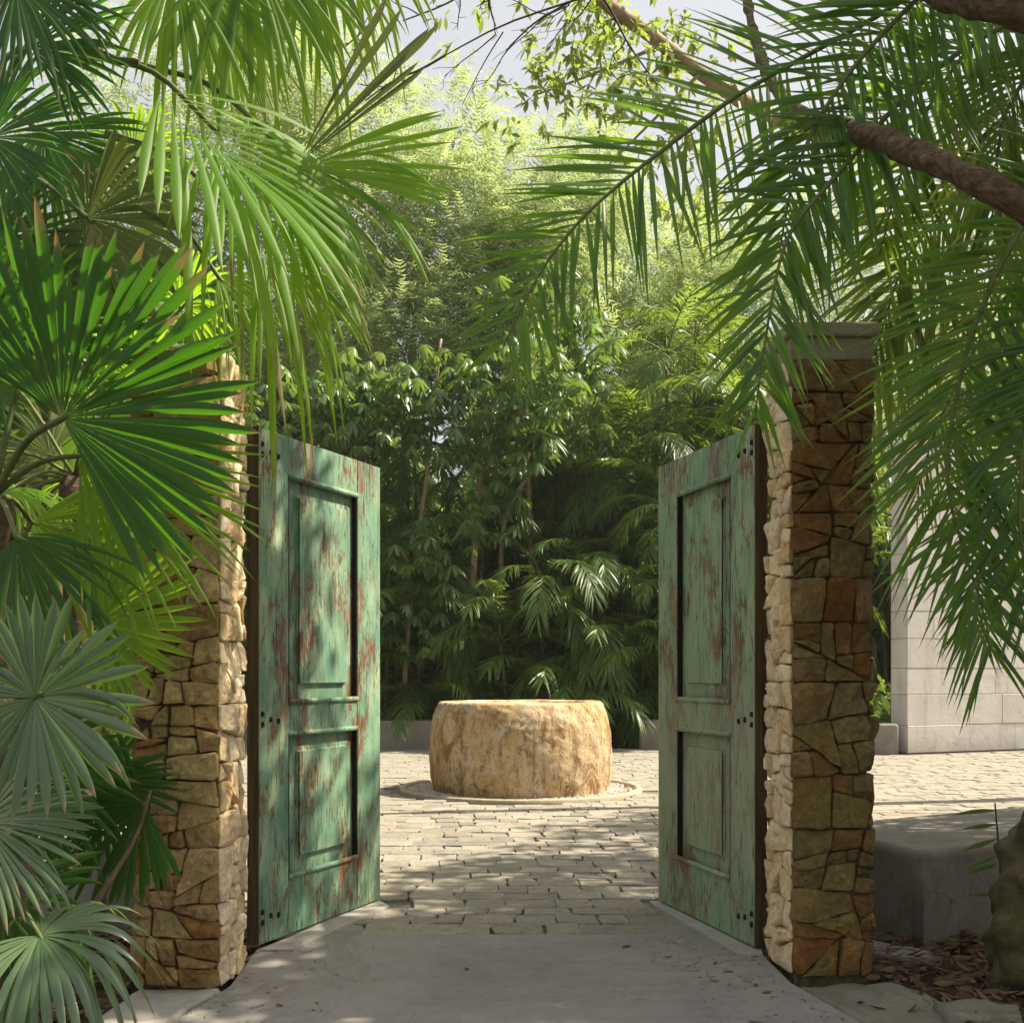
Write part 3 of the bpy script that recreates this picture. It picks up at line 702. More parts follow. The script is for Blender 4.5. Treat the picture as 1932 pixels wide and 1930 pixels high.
# ------------------------------------------------------------------ leaf litter
def litter(x0, x1, y0, y1, n, name, label, excl=None):
    rb = Rib(); b = np.stack([rng.uniform(x0, x1, n), rng.uniform(y0, y1, n), rng.uniform(-0.04, 0.012, n)], -1)
    if excl is not None: b = b[[not excl(p[0], p[1]) for p in b]]
    m_ = len(b); a = rng.uniform(0, 2 * np.pi, m_); d = np.stack([np.cos(a), np.sin(a), rng.uniform(-0.1, 0.45, m_)], -1)
    up = np.stack([rng.normal(0, .5, m_), rng.normal(0, .5, m_), np.ones(m_)], -1)
    rb.add(b, d, up, rng.uniform(0.03, 0.12, m_), rng.uniform(0.012, 0.045, m_), [0.15, 0.8, 1.0, 0.6, 0.05], rng.uniform(-0.1, 0.5, m_), 0.35)
    o = link(name, rb.mesh(name, L_DRY)); tag(o, label, "leaf litter", kind="stuff")
def ex_r(x, y): return x < 1.30 + max(0, (4.95 - y) * 0.25) or (x < 1.78 and y < 5.0 and x < 1.72 + (4.9 - y) * 0.1 and R.random() < 0.93) or (1.26 < x < 1.66 and 5.05 < y < 5.55)
def ex_l(x, y): return x > -1.30 - max(0, (4.9 - y) * 0.32) or (-1.68 < x and 4.3 < y < 5.35)
litter(1.2, 3.6, 2.8, 6.6, 6500, "leaf_litter", "brown dry leaf litter on the bed at the lower right", ex_r)
litter(-3.8, -1.2, 2.8, 6.6, 6500, "leaf_litter", "brown dry leaf litter under the fan palms at the lower left", ex_l)
lf = [(-0.98, 4.62), (-1.02, 4.15), (-0.2, 5.15), (0.95, 5.25), (1.02, 5.12), (0.88, 4.98), (1.08, 4.92), (1.12, 4.80), (0.78, 5.4), (-0.9, 4.25), (-1.05, 4.3), (0.93, 4.4), (0.99, 4.32), (0.6, 5.6)]
def grit():
    rb = Rib(); n_ = 420; y = rng.uniform(3.2, 5.8, n_); e = rng.random(n_) ** 2.2 * 0.55
    edge = np.where(y > 4.9, 1.22, 1.22 + (4.9 - y) * 0.27) - 0.03; x = np.where(rng.random(n_) < .55, edge - e, -edge + e - .02)
    a = rng.uniform(0, 6.28, n_)
    rb.add(np.stack([x, y, np.full(n_, .004)], -1), np.stack([np.cos(a), np.sin(a), rng.uniform(0, .1, n_)], -1), (0, 0, 1), rng.uniform(.008, .03, n_), rng.uniform(.004, .010, n_), [.4, 1., .2], 0, .3)
    o = link("leaf_crumbs", rb.mesh("leaf_crumbs", L_DRY)); tag(o, "small crumbs of dry leaf and grit along both edges of the concrete path", "debris", kind="stuff")
grit()
for i, (x, y) in enumerate(lf):
    rb = Rib(); a = R.uniform(0, 6.28)
    rb.add((0, 0, 0.004), (math.cos(a), math.sin(a), 0.12), (R.uniform(-.4, .4), R.uniform(-.4, .4), 1), R.uniform(0.045, 0.08), R.uniform(0.014, 0.03), [0.1, 0.8, 1.0, 0.6, 0.05], 0.15, 0.4)
    o = link("dry_leaf", rb.mesh("dry_leaf", L_DRY), loc=(x, y, 0.004)); tag(o, "small dry brown leaf lying on the bare concrete path", "leaf", "dry leaves scattered on the concrete path")

# ------------------------------------------------------------------ fan palms (left)
FANPROF = [0.02, 0.36, 0.72, 1.04, 1.06, 0.95, 0.70, 0.34, 0.02]
def fan(parent, hub, ax, nv, Rm, span, n, join, sag, mat, crown=None, costa=0.0, pet=PETI, pr=0.011, curl=0.0, name="frond", tips=0.12):
    hub = np.array(hub, float); ax = nrm(np.array(ax, float)); nv = np.array(nv, float)
    nv = nrm(nv - ax * np.dot(nv, ax)); sd = np.cross(nv, ax)
    off = np.array(parent.location)
    th = np.radians(np.linspace(-span / 2, span / 2, n)) + rng.normal(0, 0.010, n)
    d = ax * np.cos(th)[:, None] + sd * np.sin(th)[:, None]
    d = d + nv * (0.10 + curl * np.abs(np.sin(th)) + rng.normal(0, 0.03, n))[:, None]
    L = Rm * (0.80 + 0.20 * np.cos(th * 0.7)) * (1 + rng.normal(0, 0.035, n)); L[rng.random(n) < tips] *= 0.8
    base = hub + ax * (costa * np.maximum(0, np.cos(th)) ** 1.5)[:, None] + np.array((0, 0, -1.0)) * (costa * 0.25 * np.maximum(0, np.cos(th)) ** 2)[:, None]
    delta = math.radians(span) / n
    st = [0.02, join * 0.35, join * 0.7, join, join + (1 - join) * 0.22, join + (1 - join) * 0.45, join + (1 - join) * 0.68, join + (1 - join) * 0.86, 1.0]
    W = 2 * L * join * math.tan(delta / 2) * 1.05
    rb = Rib(); tone = np.clip(0.5 + 0.25 * np.sin(th * 2 + rng.uniform(0, 6)) + rng.normal(0, 0.18, n), 0, 1)
    sg = sag * rng.uniform(0.7, 1.4, n); lim = rng.random(n) < 0.22; sg[lim] = sg[lim] * 2 + rng.uniform(0.05, 0.4, lim.sum()) * (sag > 0.045)      # some broken, hanging tips
    d[lim] += rng.normal(0, 0.03, (lim.sum(), 3))
    rb.add(base - off, d, nv, L, W, FANPROF, sg, 0.55, tone, st, flare=3.0)
    o = link(name, rb.mesh(name, mat), parent)
    if crown is not None:
        c = np.array(crown, float); mid = (c + hub) / 2 + np.array((0, 0, 0.12 * np.linalg.norm(c - hub)))
        s = tube("petiole", [c - off, mid - off, hub - off, hub + ax * 0.03 - off], [pr * 1.3, pr, pr * 0.9, pr * 0.5], pet, o, 6, 11)
    return o
def A(phi, dep=0.0): return (math.cos(math.radians(phi)), dep, math.sin(math.radians(phi)))

def fan_palm(label, cx, cy, top, r=0.085):
    root = empty("fan_palm", (cx, cy, -0.05)); tag(root, label, "palm")
    tube("trunk", [(0, 0, -0.05), (0.02, 0.01, top * 0.5), (0, 0, top + 0.05)], [r * 1.2, r, r * 0.9], PALMT, root, 12, 24, 0.03, 14)
    return root
fpA = fan_palm("mid-height fan palm at the left edge with the biggest dark green leaf", P(-15, 0, 4.35)[0], 4.35, 2.05)
cA = P(-12, 935, 4.3)
fpB = fan_palm("tallest fan palm at the upper left, lit yellow-green from behind", P(-60, 0, 4.9)[0], 4.9, 3.75)
cB = P(-40, 230, 4.9)
fpC = fan_palm("lowest fan palm at the lower left with silvery green leaves", P(-70, 0, 3.8)[0], 3.8, 0.65)
cC = P(-60, 1610, 3.8)

# palm A
fan(fpA, P(118, 790, 4.0), A(45, -0.1), (0.15, -1, 0.25), 0.77, 205, 46, 0.70, 0.04, L_DEEP, cA, pr=0.014)
fan(fpA, P(150, 860, 4.25), A(-38, 0.05), (0.1, -1, 0.5), 0.76, 95, 26, 0.42, 0.06, L_BRIGHT, cA)
fan(fpA, P(180, 1172, 4.45), A(22, -0.05), (0.3, -1, 0.5), 0.50, 185, 30, 0.5, 0.02, L_BRIGHT, P(10, 1000, 4.35))
fan(fpA, P(30, 1010, 4.1), A(-60, -0.1), (0.0, -1, 0.4), 0.55, 120, 24, 0.4, 0.2, L_DEEP, cA)
fan(fpA, P(-60, 700, 4.2), A(110, -0.1), (0.0, -1, 0.2), 0.7, 160, 34, 0.5, 0.1, L_DEEP, cA)
fan(fpA, P(70, 640, 4.45), A(75, 0.1), (0.2, -1, 0.2), 0.62, 170, 36, 0.5, 0.1, L_DEEP, cA)
fan(fpA, P(60, 985, 4.6), A(-20, 0.1), (0.2, -1, 0.3), 0.62, 120, 24, 0.4, 0.12, L_BRIGHT, cA)
# palm C (low, silvery)
fan(fpC, P(66, 1316, 3.5), A(5, -0.02), (0.1, -1, 0.10), 0.40, 345, 40, 0.60, 0.05, L_SILVER, cC, pr=0.008, tips=0.3)
fan(fpC, P(-35, 1550, 3.6), A(-12, 0.0), (0.05, -1, 0.45), 0.375, 150, 36, 0.66, 0.10, L_SILVER, cC, pr=0.008)
fan(fpC, P(75, 1765, 3.45), A(-8, -0.35), (0.05, -0.55, 1), 0.44, 300, 38, 0.48, 0.50, L_SILVER, cC, pr=0.008)
fan(fpC, P(268, 1520, 4.62), A(205, 0.0), (0.1, -1, 0.3), 0.42, 200, 34, 0.7, 0.05, L_DEEP, None)
tube("dead_stalk", [P(285, 1490, 4.6) - np.array(fpC.location), P(255, 1580, 4.58) - np.array(fpC.location), P(205, 1665, 4.5) - np.array(fpC.location), P(120, 1790, 4.4) - np.array(fpC.location)], [0.006, 0.010, 0.013, 0.016], PETD, fpC, 7, 16)
fan(fpC, P(0, 1700, 4.1), A(10, 0.1), (0.1, -1, 0.3), 0.42, 200, 34, 0.6, 0.15, L_DEEP, cC)
fan(fpC, P(30, 1440, 4.4), A(-30, 0.1), (0.1, -1, 0.3), 0.48, 190, 34, 0.55, 0.12, L_DEEP, cC)
fan(fpC, P(190, 1480, 4.7), A(-25, 0.1), (0.1, -1, 0.3), 0.34, 190, 30, 0.55, 0.10, L_DEEP, cC)
# palm B (tall, bright)
fan(fpB, P(165, 412, 4.4), A(-28, -0.1), (-0.1, -1, 0.2), 0.50, 255, 44, 0.72, 0.16, L_OLIVE, P(-40, 345, 4.8))
fan(fpB, P(245, 115, 4.35), A(-36, 0.0), (0.25, -0.8, 0.9), 0.80, 120, 30, 0.66, 0.26, L_BRIGHT, cB, costa=0.42, pr=0.014)
fan(fpB, P(400, 240, 4.4), A(-40, 0.05), (0.3, -0.8, 0.6), 0.56, 150, 32, 0.56, 0.50, L_BRIGHT, P(200, 110, 4.5), costa=0.2)
fan(fpB, P(562, 308, 4.6), A(48, 0.1), (-0.35, -1, 0.1), 0.80, 30, 10, 0.80, 0.02, L_OLIVE, P(250, 120, 4.7), curl=0.2)
fan(fpB, P(566, 316, 4.62), A(0, 0.0), (0.3, -1, 0.5), 0.70, 70, 17, 0.62, 0.08, L_BRIGHT, None)
fan(fpB, P(540, 330, 4.55), A(-55, 0.0), (0.3, -1, 0.5), 0.55, 90, 20, 0.35, 0.25, L_BRIGHT, None)
fan(fpB, P(470, 440, 4.8), A(-40, 0.0), (0.3, -1, 0.4), 0.52, 110, 24, 0.55, 0.40, L_BRIGHT, P(200, 250, 4.9), costa=0.12)
fan(fpB, P(410, 520, 4.75), A(-35, 0.0), (0.3, -1, 0.5), 0.36, 110, 24, 0.4, 0.5, L_BRIGHT, P(200, 300, 4.9))
for hx, hy, Y, ph, Rr in ((575, -120, 4.9, -85, .56), (470, -90, 4.7, -75, .58), (640, -190, 5.2, -80, .60), (330, -60, 4.6, -70, .52), (400, 20, 5.1, -30, .5)):
    fan(fpB, P(hx, hy, Y), A(ph, 0.05), (0.2, -1, 0.5), Rr, 130, 24, 0.5, 0.35, L_BRIGHT, P(hx - 330, hy - 40, Y + .1))
for hx, hy, Y, ph, Rr, m_ in ((60, 90, 4.2, 30, .5, L_DEEP), (-20, 260, 4.3, 20, .5, L_DEEP), (80, 250, 4.7, -60, .5, L_DEEP), (205, -20, 4.3, 85, .4, L_OLIVE), (30, -30, 4.1, -40, .45, L_DEEP), (-40, 480, 4.4, -10, .52, L_DEEP)):
    fan(fpB, P(hx, hy, Y), A(ph, -0.1), (0.1, -1, 0.3), Rr, 170, 34, 0.5, 0.15, m_, cB)
# palm behind the left pillar, filling the bank of lit leaves
fpD = fan_palm("farther fan palm behind the left pillar, mostly hidden by nearer palms", -2.75, 7.0, 2.6)
cD = np.array((-2.75, 7.0, 2.6))
for i in range(17):
    a = R.uniform(0, 2 * math.pi); r_ = R.uniform(0.35, 0.95); z_ = R.uniform(-0.9, 1.1)
    h = cD + np.array((math.cos(a) * r_, math.sin(a) * r_ * 0.8, z_)); ax = nrm(h - cD + np.array((0, -0.2, -0.1)))
    fan(fpD, h, ax, (R.uniform(-.3, .3), -1, R.uniform(.2, .9)), R.uniform(.5, .68), 200, 34, 0.45, R.uniform(.1, .3), L_BRIGHT if i % 3 else L_OLIVE, cD)
fpE = fan_palm("fan palm standing far left behind the others with a high crown", -3.5, 8.4, 4.3)
cE = np.array((-3.5, 8.4, 4.3))
for i in range(18):
    a = R.uniform(0, 2 * math.pi); r_ = R.uniform(0.4, 1.1); z_ = R.uniform(-1.2, 1.1)
    h = cE + np.array((math.cos(a) * r_, math.sin(a) * r_ * 0.8, z_)); ax = nrm(h - cE + np.array((0, -0.2, -0.1)))
    fan(fpE, h, ax, (R.uniform(-.3, .3), -1, R.uniform(.2, .9)), R.uniform(.6, .8), 200, 34, 0.45, R.uniform(.1, .35), L_BRIGHT if i % 3 else L_DEEP, cE)
# dead fibre tuft between the low leaves
rb = Rib(); m_ = 46; b0 = P(45, 1640, 3.75) - np.array(fpC.location)
rb.add(np.tile(b0, (m_, 1)) + rng.normal(0, .012, (m_, 3)), np.stack([rng.normal(0, .6, m_), rng.normal(-.2, .4, m_), rng.normal(-.1, .7, m_)], -1), (0, -1, .3), rng.uniform(.05, .15, m_), .008, [.6, 1, .8, .5, .1], rng.uniform(.2, 1.2, m_), 0.3)
link("dead_fibre", rb.mesh("dead_fibre", L_FIBRE), fpC)

# ------------------------------------------------------------------ feather palms (right)
def feather(parent, pts, n, Lm, W, mat, up=(0, -1, 0.2), a0=62, a1=24, droop=0.22, name="frond", rr=0.011, s0=0.05, prof=(0.35, 0.95, 1.0, 0.75, 0.42, 0.03), fold=0.35, both=True, len_pow=0.6):
    off = np.array(parent.location) if parent is not None else np.zeros(3)
    C = catmull([np.array(p, float) for p in pts], 60); seglen = np.r_[0, np.cumsum(np.linalg.norm(np.diff(C, axis=0), axis=1))]; seglen /= seglen[-1]
    T = nrm(np.gradient(C, axis=0)); up = np.array(up, float); rb = Rib()
    for s in (-1, 1):
        t = np.linspace(s0, 0.985, n) + rng.normal(0, 0.25 / n, n) + (0.5 / n if s > 0 else 0); t = np.clip(t, 0, 0.995)
        pos = np.stack([np.interp(t, seglen, C[:, k]) for k in range(3)], -1); tan = nrm(np.stack([np.interp(t, seglen, T[:, k]) for k in range(3)], -1))
        S = nrm(np.cross(tan, up)) * s; U = nrm(np.cross(S, tan)) * s
        a = np.radians(a0 + (a1 - a0) * t + rng.normal(0, 6, n) + 26 * (rng.random(n) < 0.05))[:, None]
        d = tan * np.cos(a) + S * np.sin(a) + U * (0.06 + rng.normal(0, 0.07, n))[:, None]
        L = Lm * (np.sin(np.pi * (0.16 + 0.74 * t)) ** len_pow) * (1 + rng.normal(0, 0.06, n))
        rb.add(pos - off, d, U + rng.normal(0, 0.32, (n, 3)), L * np.where(rng.random(n) < 0.07, rng.uniform(.35, .8, n), 1), W * (0.75 + 0.25 * np.sin(np.pi * t)) * (1 + rng.normal(0, .12, n)), list(prof), droop * rng.uniform(0.6, 1.5, n), fold, flare=2.0)
    if parent is None: return rb, C
    o = link(name, rb.mesh(name, mat), parent)
    tube("rachis", [C[i] - off for i in range(0, 60, 6)] + [C[59] - off], [rr, rr * 0.75, rr * 0.25], PETI, o, 6, 40)
    return o
def feather_palm(label, x, y, top, r=0.09):
    root = empty("feather_palm", (x, y, -0.05)); tag(root, label, "palm")
    tube("trunk", [(0, 0, -0.05), (0.03, 0, top * .5), (0, 0, top)], [r * 1.3, r, r * .8], CANE, root, 12, 20, 0.01, 8)
    return root
gp = feather_palm("feather palm arching in from the right edge over the gate pillar", 2.62, 4.35, 3.95)
def pp(*l): return [P(*q) for q in l]
CR = (2230, 40, 4.35)
# B: long frond sweeping down to the left over the gate opening
feather(gp, pp((1800, -60, 4.3), (1640, 40, 4.25), (1496, 120, 4.2), (1376, 190, 4.15), (1276, 265, 4.1), (1191, 330, 4.05), (1116, 395, 4.0), (1041, 480, 3.98), (985, 580, 3.95), (950, 655, 3.95)), 67, 0.50, 0.0200, L_FEATH, a0=74, a1=34, droop=0.10)
# A: frond falling from upper right past the pillar top
feather(gp, pp((2100, -60, 4.3), (1891, 50, 4.2), (1741, 150, 4.1), (1641, 260, 4.0), (1566, 345, 3.95), (1500, 425, 3.9), (1470, 500, 3.9), (1448, 618, 3.85), (1425, 780, 3.85)), 80, 0.46, 0.0213, L_FEATH, a0=72, a1=30, droop=0.12)
# D: frond with fine rows below the leaning trunk
feather(gp, pp((2080, 260, 5.75), (1930, 310, 5.75), (1806, 380, 5.75), (1716, 480, 5.7), (1680, 570, 5.7), (1650, 670, 5.7)), 74, 0.70, 0.0236, L_FEATL, a0=60, a1=22, droop=0.15)
# C: big frond down the right edge
feather(gp, pp((2150, 250, 4.1), (2010, 330, 4.0), (1915, 450, 3.95), (1850, 590, 3.9), (1815, 700, 3.9), (1788, 860, 3.85), (1800, 980, 3.85), (1850, 1130, 3.8), (1870, 1240, 3.8)), 82, 0.48, 0.0200, L_FEATH, a0=70, a1=32, droop=0.15)
feather(gp, pp((2200, 500, 4.0), (2040, 560, 3.9), (1960, 700, 3.85), (1930, 850, 3.8), (1925, 1000, 3.8), (1945, 1150, 3.8)), 67, 0.42, 0.0200, L_FEATH, a0=68, a1=30, droop=0.2)
feather(gp, pp((2230, 620, 4.3), (2080, 700, 4.3), (1960, 820, 4.3), (1880, 960, 4.3), (1850, 1080, 4.3), (1840, 1180, 4.3)), 65, 0.40, 0.0200, L_FEATH, a0=70, a1=32, droop=0.12)
# upper right criss-cross
feather(gp, pp((1980, -180, 4.0), (1800, -60, 4.0), (1660, 70, 4.0), (1560, 200, 4.0), (1500, 330, 4.0), (1470, 480, 4.0)), 67, 0.50, 0.0200, L_FEATH, a0=68, a1=30, droop=0.2)
feather(gp, pp((2200, -60, 4.6), (2010, -40, 4.6), (1860, 60, 4.6), (1760, 190, 4.6), (1700, 330, 4.6), (1660, 480, 4.6)), 74, 0.52, 0.0200, L_FEATH, a0=70, a1=32, droop=0.12)
feather(gp, pp((2300, 60, 4.2), (2140, 30, 4.2), (1990, 90, 4.2), (1900, 210, 4.2), (1880, 330, 4.2), (1870, 430, 4.2)), 65, 0.45, 0.0187, L_FEATL, droop=0.3)
feather(gp, pp((2240, 380, 5.7), (2060, 420, 5.7), (1930, 520, 5.7), (1850, 640, 5.7), (1770, 800, 5.7), (1730, 930, 5.7)), 77, 0.55, 0.0173, L_FEATL, a0=60, a1=22, droop=0.2)
feather(gp, pp((1990, 480, 6.2), (1850, 520, 6.2), (1730, 600, 6.2), (1640, 740, 6.2), (1600, 880, 6.2)), 67, 0.55, 0.0173, L_FEATL, a0=60, a1=22, droop=0.2)

# areca clump behind, fronds shared between clumps
def areca_proto(elev, L, seed, mat, n=34, Lm=0.62, W=0.042):
    pts = []; p = np.zeros(3); ang = math.radians(elev); k = 9
    for i in range(k + 1):
        pts.append(p.copy()); st = L / k; p = p + np.array((math.cos(ang) * st, 0, math.sin(ang) * st)); ang -= math.radians(R.uniform(9, 15))
    rb, C = feather(None, pts, n, Lm, W, mat, up=(0, 0, 1), a0=58, a1=22, droop=0.35, s0=0.2, prof=(0.4, 1.0, 0.7, 0.04), fold=0.0)
    me = rb.mesh("frond", mat)
    t = tube("rachis", [C[i] for i in range(0, 60, 10)] + [C[59]], [0.016, 0.006], PETI, None, 4, 12)
    rm = t.data; bpy.data.objects.remove(t); return me, rm
ARE = [areca_proto(e, L, i, L_ARECA) for i, (e, L) in enumerate(((82, 2.4), (70, 2.6), (58, 2.5), (45, 2.3), (28, 2.1), (10, 1.9)))]
ARL = [areca_proto(e, L, i, L_FEATL) for i, (e, L) in enumerate(((80, 2.3), (62, 2.5), (45, 2.3), (25, 2.0)))]
def areca(label, x, y, stems, protos, nf=(7, 10), scale=1.0, group=None, spread=0.5):
    root = empty("areca_palm", (x, y, 0)); tag(root, label, "palm", group)
    for hgt in stems:
        a = R.uniform(0, 6.28); r_ = R.uniform(0.05, spread); top = np.array((math.cos(a) * r_ * 1.6, math.sin(a) * r_ * 1.2, hgt))
        tube("stem", [(top[0] * .35, top[1] * .35, -0.1), (top[0] * .6, top[1] * .6, hgt * .5), top], [0.05, 0.04, 0.03], CANE, root, 7, 8)
        az = R.uniform(0, 6.28)
        for i in range(R.randint(*nf)):
            me, rm = protos[min(len(protos) - 1, int(R.random() ** 0.8 * len(protos)))]
            o = link("frond", me, root, loc=top); az += 2.4 + R.uniform(-.4, .4); s = scale * R.uniform(0.8, 1.12)
            o.rotation_euler = (R.uniform(-.15, .15), R.uniform(-.12, .12), az); o.scale = (s, s, s)
            link("rachis", rm, o)
    return root
areca("areca palm clump right of the near bench, hanging over the courtyard", 4.6, 7.6, (3.6, 4.4, 3.0), ARL, (9, 11), 0.95)
spots = [(-5.2, 21.0, (1.5, 3.2, 4.5), 'areca palm clump at the far left behind the left gate leaf'),
         (-3.4, 22.6, (4.2, 5.6), 'slender areca palm between the feathery tree and the umbrella trees'),
         (-2.4, 20.9, (0.8, 2.0, 3.2), 'low areca palm clump at the left foot of the thicket behind the well'),
         (-0.9, 21.6, (1.6, 3.6, 4.9), 'areca palm clump behind the two umbrella tree trunks'),
         (0.5, 20.9, (0.6, 1.7, 2.9), 'dark low areca palm clump straight behind the well'),
         (1.3, 22.2, (3.4, 5.2, 6.2), 'tall areca palm clump above the right side of the well'),
         (2.3, 21.0, (1.2, 2.4, 3.8), 'areca palm clump beside the start of the far right bench'),
         (3.2, 22.4, (5.0, 6.6, 7.6), 'tallest areca palm clump, sunlit tops left of the gate pillar'),
         (4.4, 21.2, (2.4, 4.4, 6.0), 'areca palm clump seen just over the right gate leaf'),
         (5.9, 21.8, (3.2, 5.4), 'areca palm clump behind the corner of the pale block wall'),
         (-1.7, 22.3, (4.4, 5.6, 6.4), 'areca palm clump showing above the umbrella trees left of centre'),
         (0.3, 22.8, (4.6, 5.6, 6.6), 'areca palm clump between the umbrella trees and the tall right-hand clump'),
         (3.7, 23.6, (7.4, 8.4), 'highest areca palm clump at the back, tops under the feather frond'),
         (7.8, 22.5, (4.5, 6.0), 'areca palm clump rising behind the pale block wall')]
spots += [(0.0, 20.7, (0.4, 1.1, 1.9), 'low arching areca palm right behind the rim of the well'),
          (1.6, 20.6, (0.5, 1.4, 2.3, 3.1), 'low areca palm clump behind the right edge of the well'),
          (3.3, 20.8, (1.0, 2.2, 3.3, 4.2), 'arching areca palm clump at centre right, beside the right gate leaf'),
          (2.5, 21.8, (3.6, 4.8, 5.6), 'full areca palm clump in the second row at centre right'),
          (-1.8, 20.6, (0.4, 1.2, 2.2), 'low areca palm behind the left end of the well'),
          (-3.9, 20.9, (1.2, 2.6, 3.8), 'areca palm clump just inside the left gate leaf')]
for x, y, st_, lb in spots: areca(lb, x, y, st_, ARE, (8, 11), 0.95, "areca palms in the thicket behind the courtyard")

# ------------------------------------------------------------------ umbrella trees with drooping leaf whorls
def whorl_mesh(seed):
    rr = np.random.default_rng(seed); rb = Rib(); k = rr.integers(7, 10)
    a = np.linspace(0, 2 * np.pi, k, endpoint=False) + rr.normal(0, .12, k)
    d = np.stack([np.cos(a), np.sin(a), np.full(k, -0.15)], -1)
    rb.add(d * 0.02, d, (0, 0, 1), rr.uniform(.24, .33, k), .085, [0.12, 0.7, 1.0, 0.85, 0.08], rr.uniform(.55, .95, k), 0.3, flare=1.5)
    return rb.mesh("leaf_whorl", L_SCHEF)
WH = [whorl_mesh(i) for i in range(6)]
def umbrella_tree(label, trunk, rad, clusters, count, Y):
    b = P(*trunk[0]); root = empty("umbrella_tree", (b[0], b[1], 0.05)); tag(root, label, "tree", "umbrella trees with drooping leaf whorls behind the well")
    off = np.array(root.location); pts = [P(*t) for t in trunk]; pts[0][2] = 0.0
    tube("trunk", [p - off for p in pts], rad, BARKP, root, 8, 24, 0.012, 5)
    for cx, cy, sx, sy, n_ in clusters:
        for i in range(int(n_ * 1.9)):
            a, r_ = R.uniform(0, 6.28), R.random() ** 0.5
            q = P(cx + math.cos(a) * r_ * sx, cy + math.sin(a) * r_ * sy, Y + R.uniform(-0.8, 0.4)) - off
            o = link("leaf_whorl", R.choice(WH), root, loc=q); s = R.uniform(.55, .95); o.scale = (s, s, s); o.rotation_euler = (R.uniform(-.35, .5), R.uniform(-.35, .35), R.uniform(0, 6.28))
    return root
umbrella_tree("umbrella tree with the thin pale trunk leaning right, left of the well", [(757, 1345, 20.4), (770, 1190, 20.4), (790, 1010, 20.4), (806, 890, 20.4), (832, 640, 20.4)], [.055, .045, .03],
              [(800, 760, 130, 110, 52), (830, 1060, 60, 110, 18), (770, 1120, 60, 160, 20), (700, 720, 110, 70, 30)], 0, 20.0)
umbrella_tree("umbrella tree with the stout crooked trunk just behind the well", [(848, 1345, 20.6), (862, 1260, 20.6), (884, 1160, 20.6), (898, 1000, 20.6), (905, 860, 20.6), (885, 700, 20.6)], [.095, .07, .04],
              [(970, 720, 130, 90, 54), (950, 830, 90, 60, 26), (930, 960, 60, 60, 12), (870, 1150, 70, 60, 6)], 0, 20.1)
umbrella_tree("umbrella tree whose crown spreads above the left gate leaf", [(590, 1345, 20.2), (596, 1100, 20.2), (585, 850, 20.2), (600, 700, 20.2)], [.07, .05, .035],
              [(560, 790, 110, 110, 38), (640, 820, 90, 90, 24)], 0, 19.8)
umbrella_tree("umbrella tree high in the middle, leaves catching yellow light", [(1010, 1345, 21.6), (1000, 1000, 21.6), (990, 700, 21.6), (1000, 540, 21.6)], [.06, .05, .03],
              [(1010, 560, 130, 80, 36), (1110, 640, 70, 60, 18)], 0, 21.3)
umbrella_tree("slim umbrella tree at the back between the areca clumps, orange-brown stem", [(936, 1345, 21.2), (944, 1150, 21.2), (960, 960, 21.2), (1080, 800, 21.2)], [.06, .05, .035],
              [(1080, 770, 80, 80, 26)], 0, 20.9)

# ------------------------------------------------------------------ trees with loose crowns
def loose_tree(name, label, base, limbs, rad, blobs, nsp, mat, bark, cat="tree", kind="pinnate", group=None, lf=(0.07, 0.016), spray=0.7, per=14, droop=0.4):
    root = empty(name, base); tag(root, label, cat, group); off = np.array(base, float)
    for i, lm in enumerate(limbs):
        tube("trunk" if i == 0 else "limb", [np.array(p, float) - off for p in lm], rad[i], bark, root, 9, None, 0.02 * rad[i][0] * 6, 5)
    rb = Rib()
    for (c, s, wt) in blobs:
        k = int(nsp * wt); u = rng.normal(0, 1, (k, 3)); u = nrm(u) * (rng.random((k, 1)) ** 0.45)
        pos = np.array(c) + u * np.array(s); keep = np.array([noise.noise(Vector(p * 0.9)) + 0.35 * noise.noise(Vector(p * 2.6)) for p in pos]) > -0.12
        pos = pos[keep]; u = u[keep]; k = len(pos)
        d = nrm(u * 0.7 + rng.normal(0, .55, (k, 3)) + np.array((0, 0, -0.15)))
        tone = rng.random(k)
        rb.add(pos - off, d, (0, 0, 1), spray, 0.008, [1, .6], droop * .5, 0.0, tone * .3)
        if kind == "pinnate":
            side = nrm(np.cross(d, np.array((0.1, 0.2, 1.0)))); upv = np.cross(side, d)
            t = (np.arange(per) + .5) / per
            for j in range(per):
                for sg in (-1, 1):
                    b = pos + d * spray * t[j] + np.array((0, 0, -1.)) * droop * .5 * spray * t[j] ** 1.6
                    dd = d * .55 + side * sg * .8 + rng.normal(0, .18, (k, 3))
                    rb.add(b - off, dd, upv, lf[0] * rng.uniform(.7, 1.2, k), lf[1], [1., .35], .2, 0, np.clip(tone + rng.normal(0, .15, k), 0, 1))
        else:
            for j in range(per):
                dd = d * .5 + rng.normal(0, .6, (k, 3)); b = pos + d * spray * rng.uniform(.3, 1, (k, 1))
                rb.add(b - off, dd, rng.normal(0, .5, (k, 3)) + np.array((0, -.3, 1)), lf[0] * rng.uniform(.7, 1.3, k), lf[1], [.1, .85, 1., .06], .25, 0, np.clip(tone + rng.normal(0, .2, k), 0, 1))
    link("crown", rb.mesh("crown", mat), root)
    return root
def W3(px, py, Y): return tuple(P(px, py, Y))
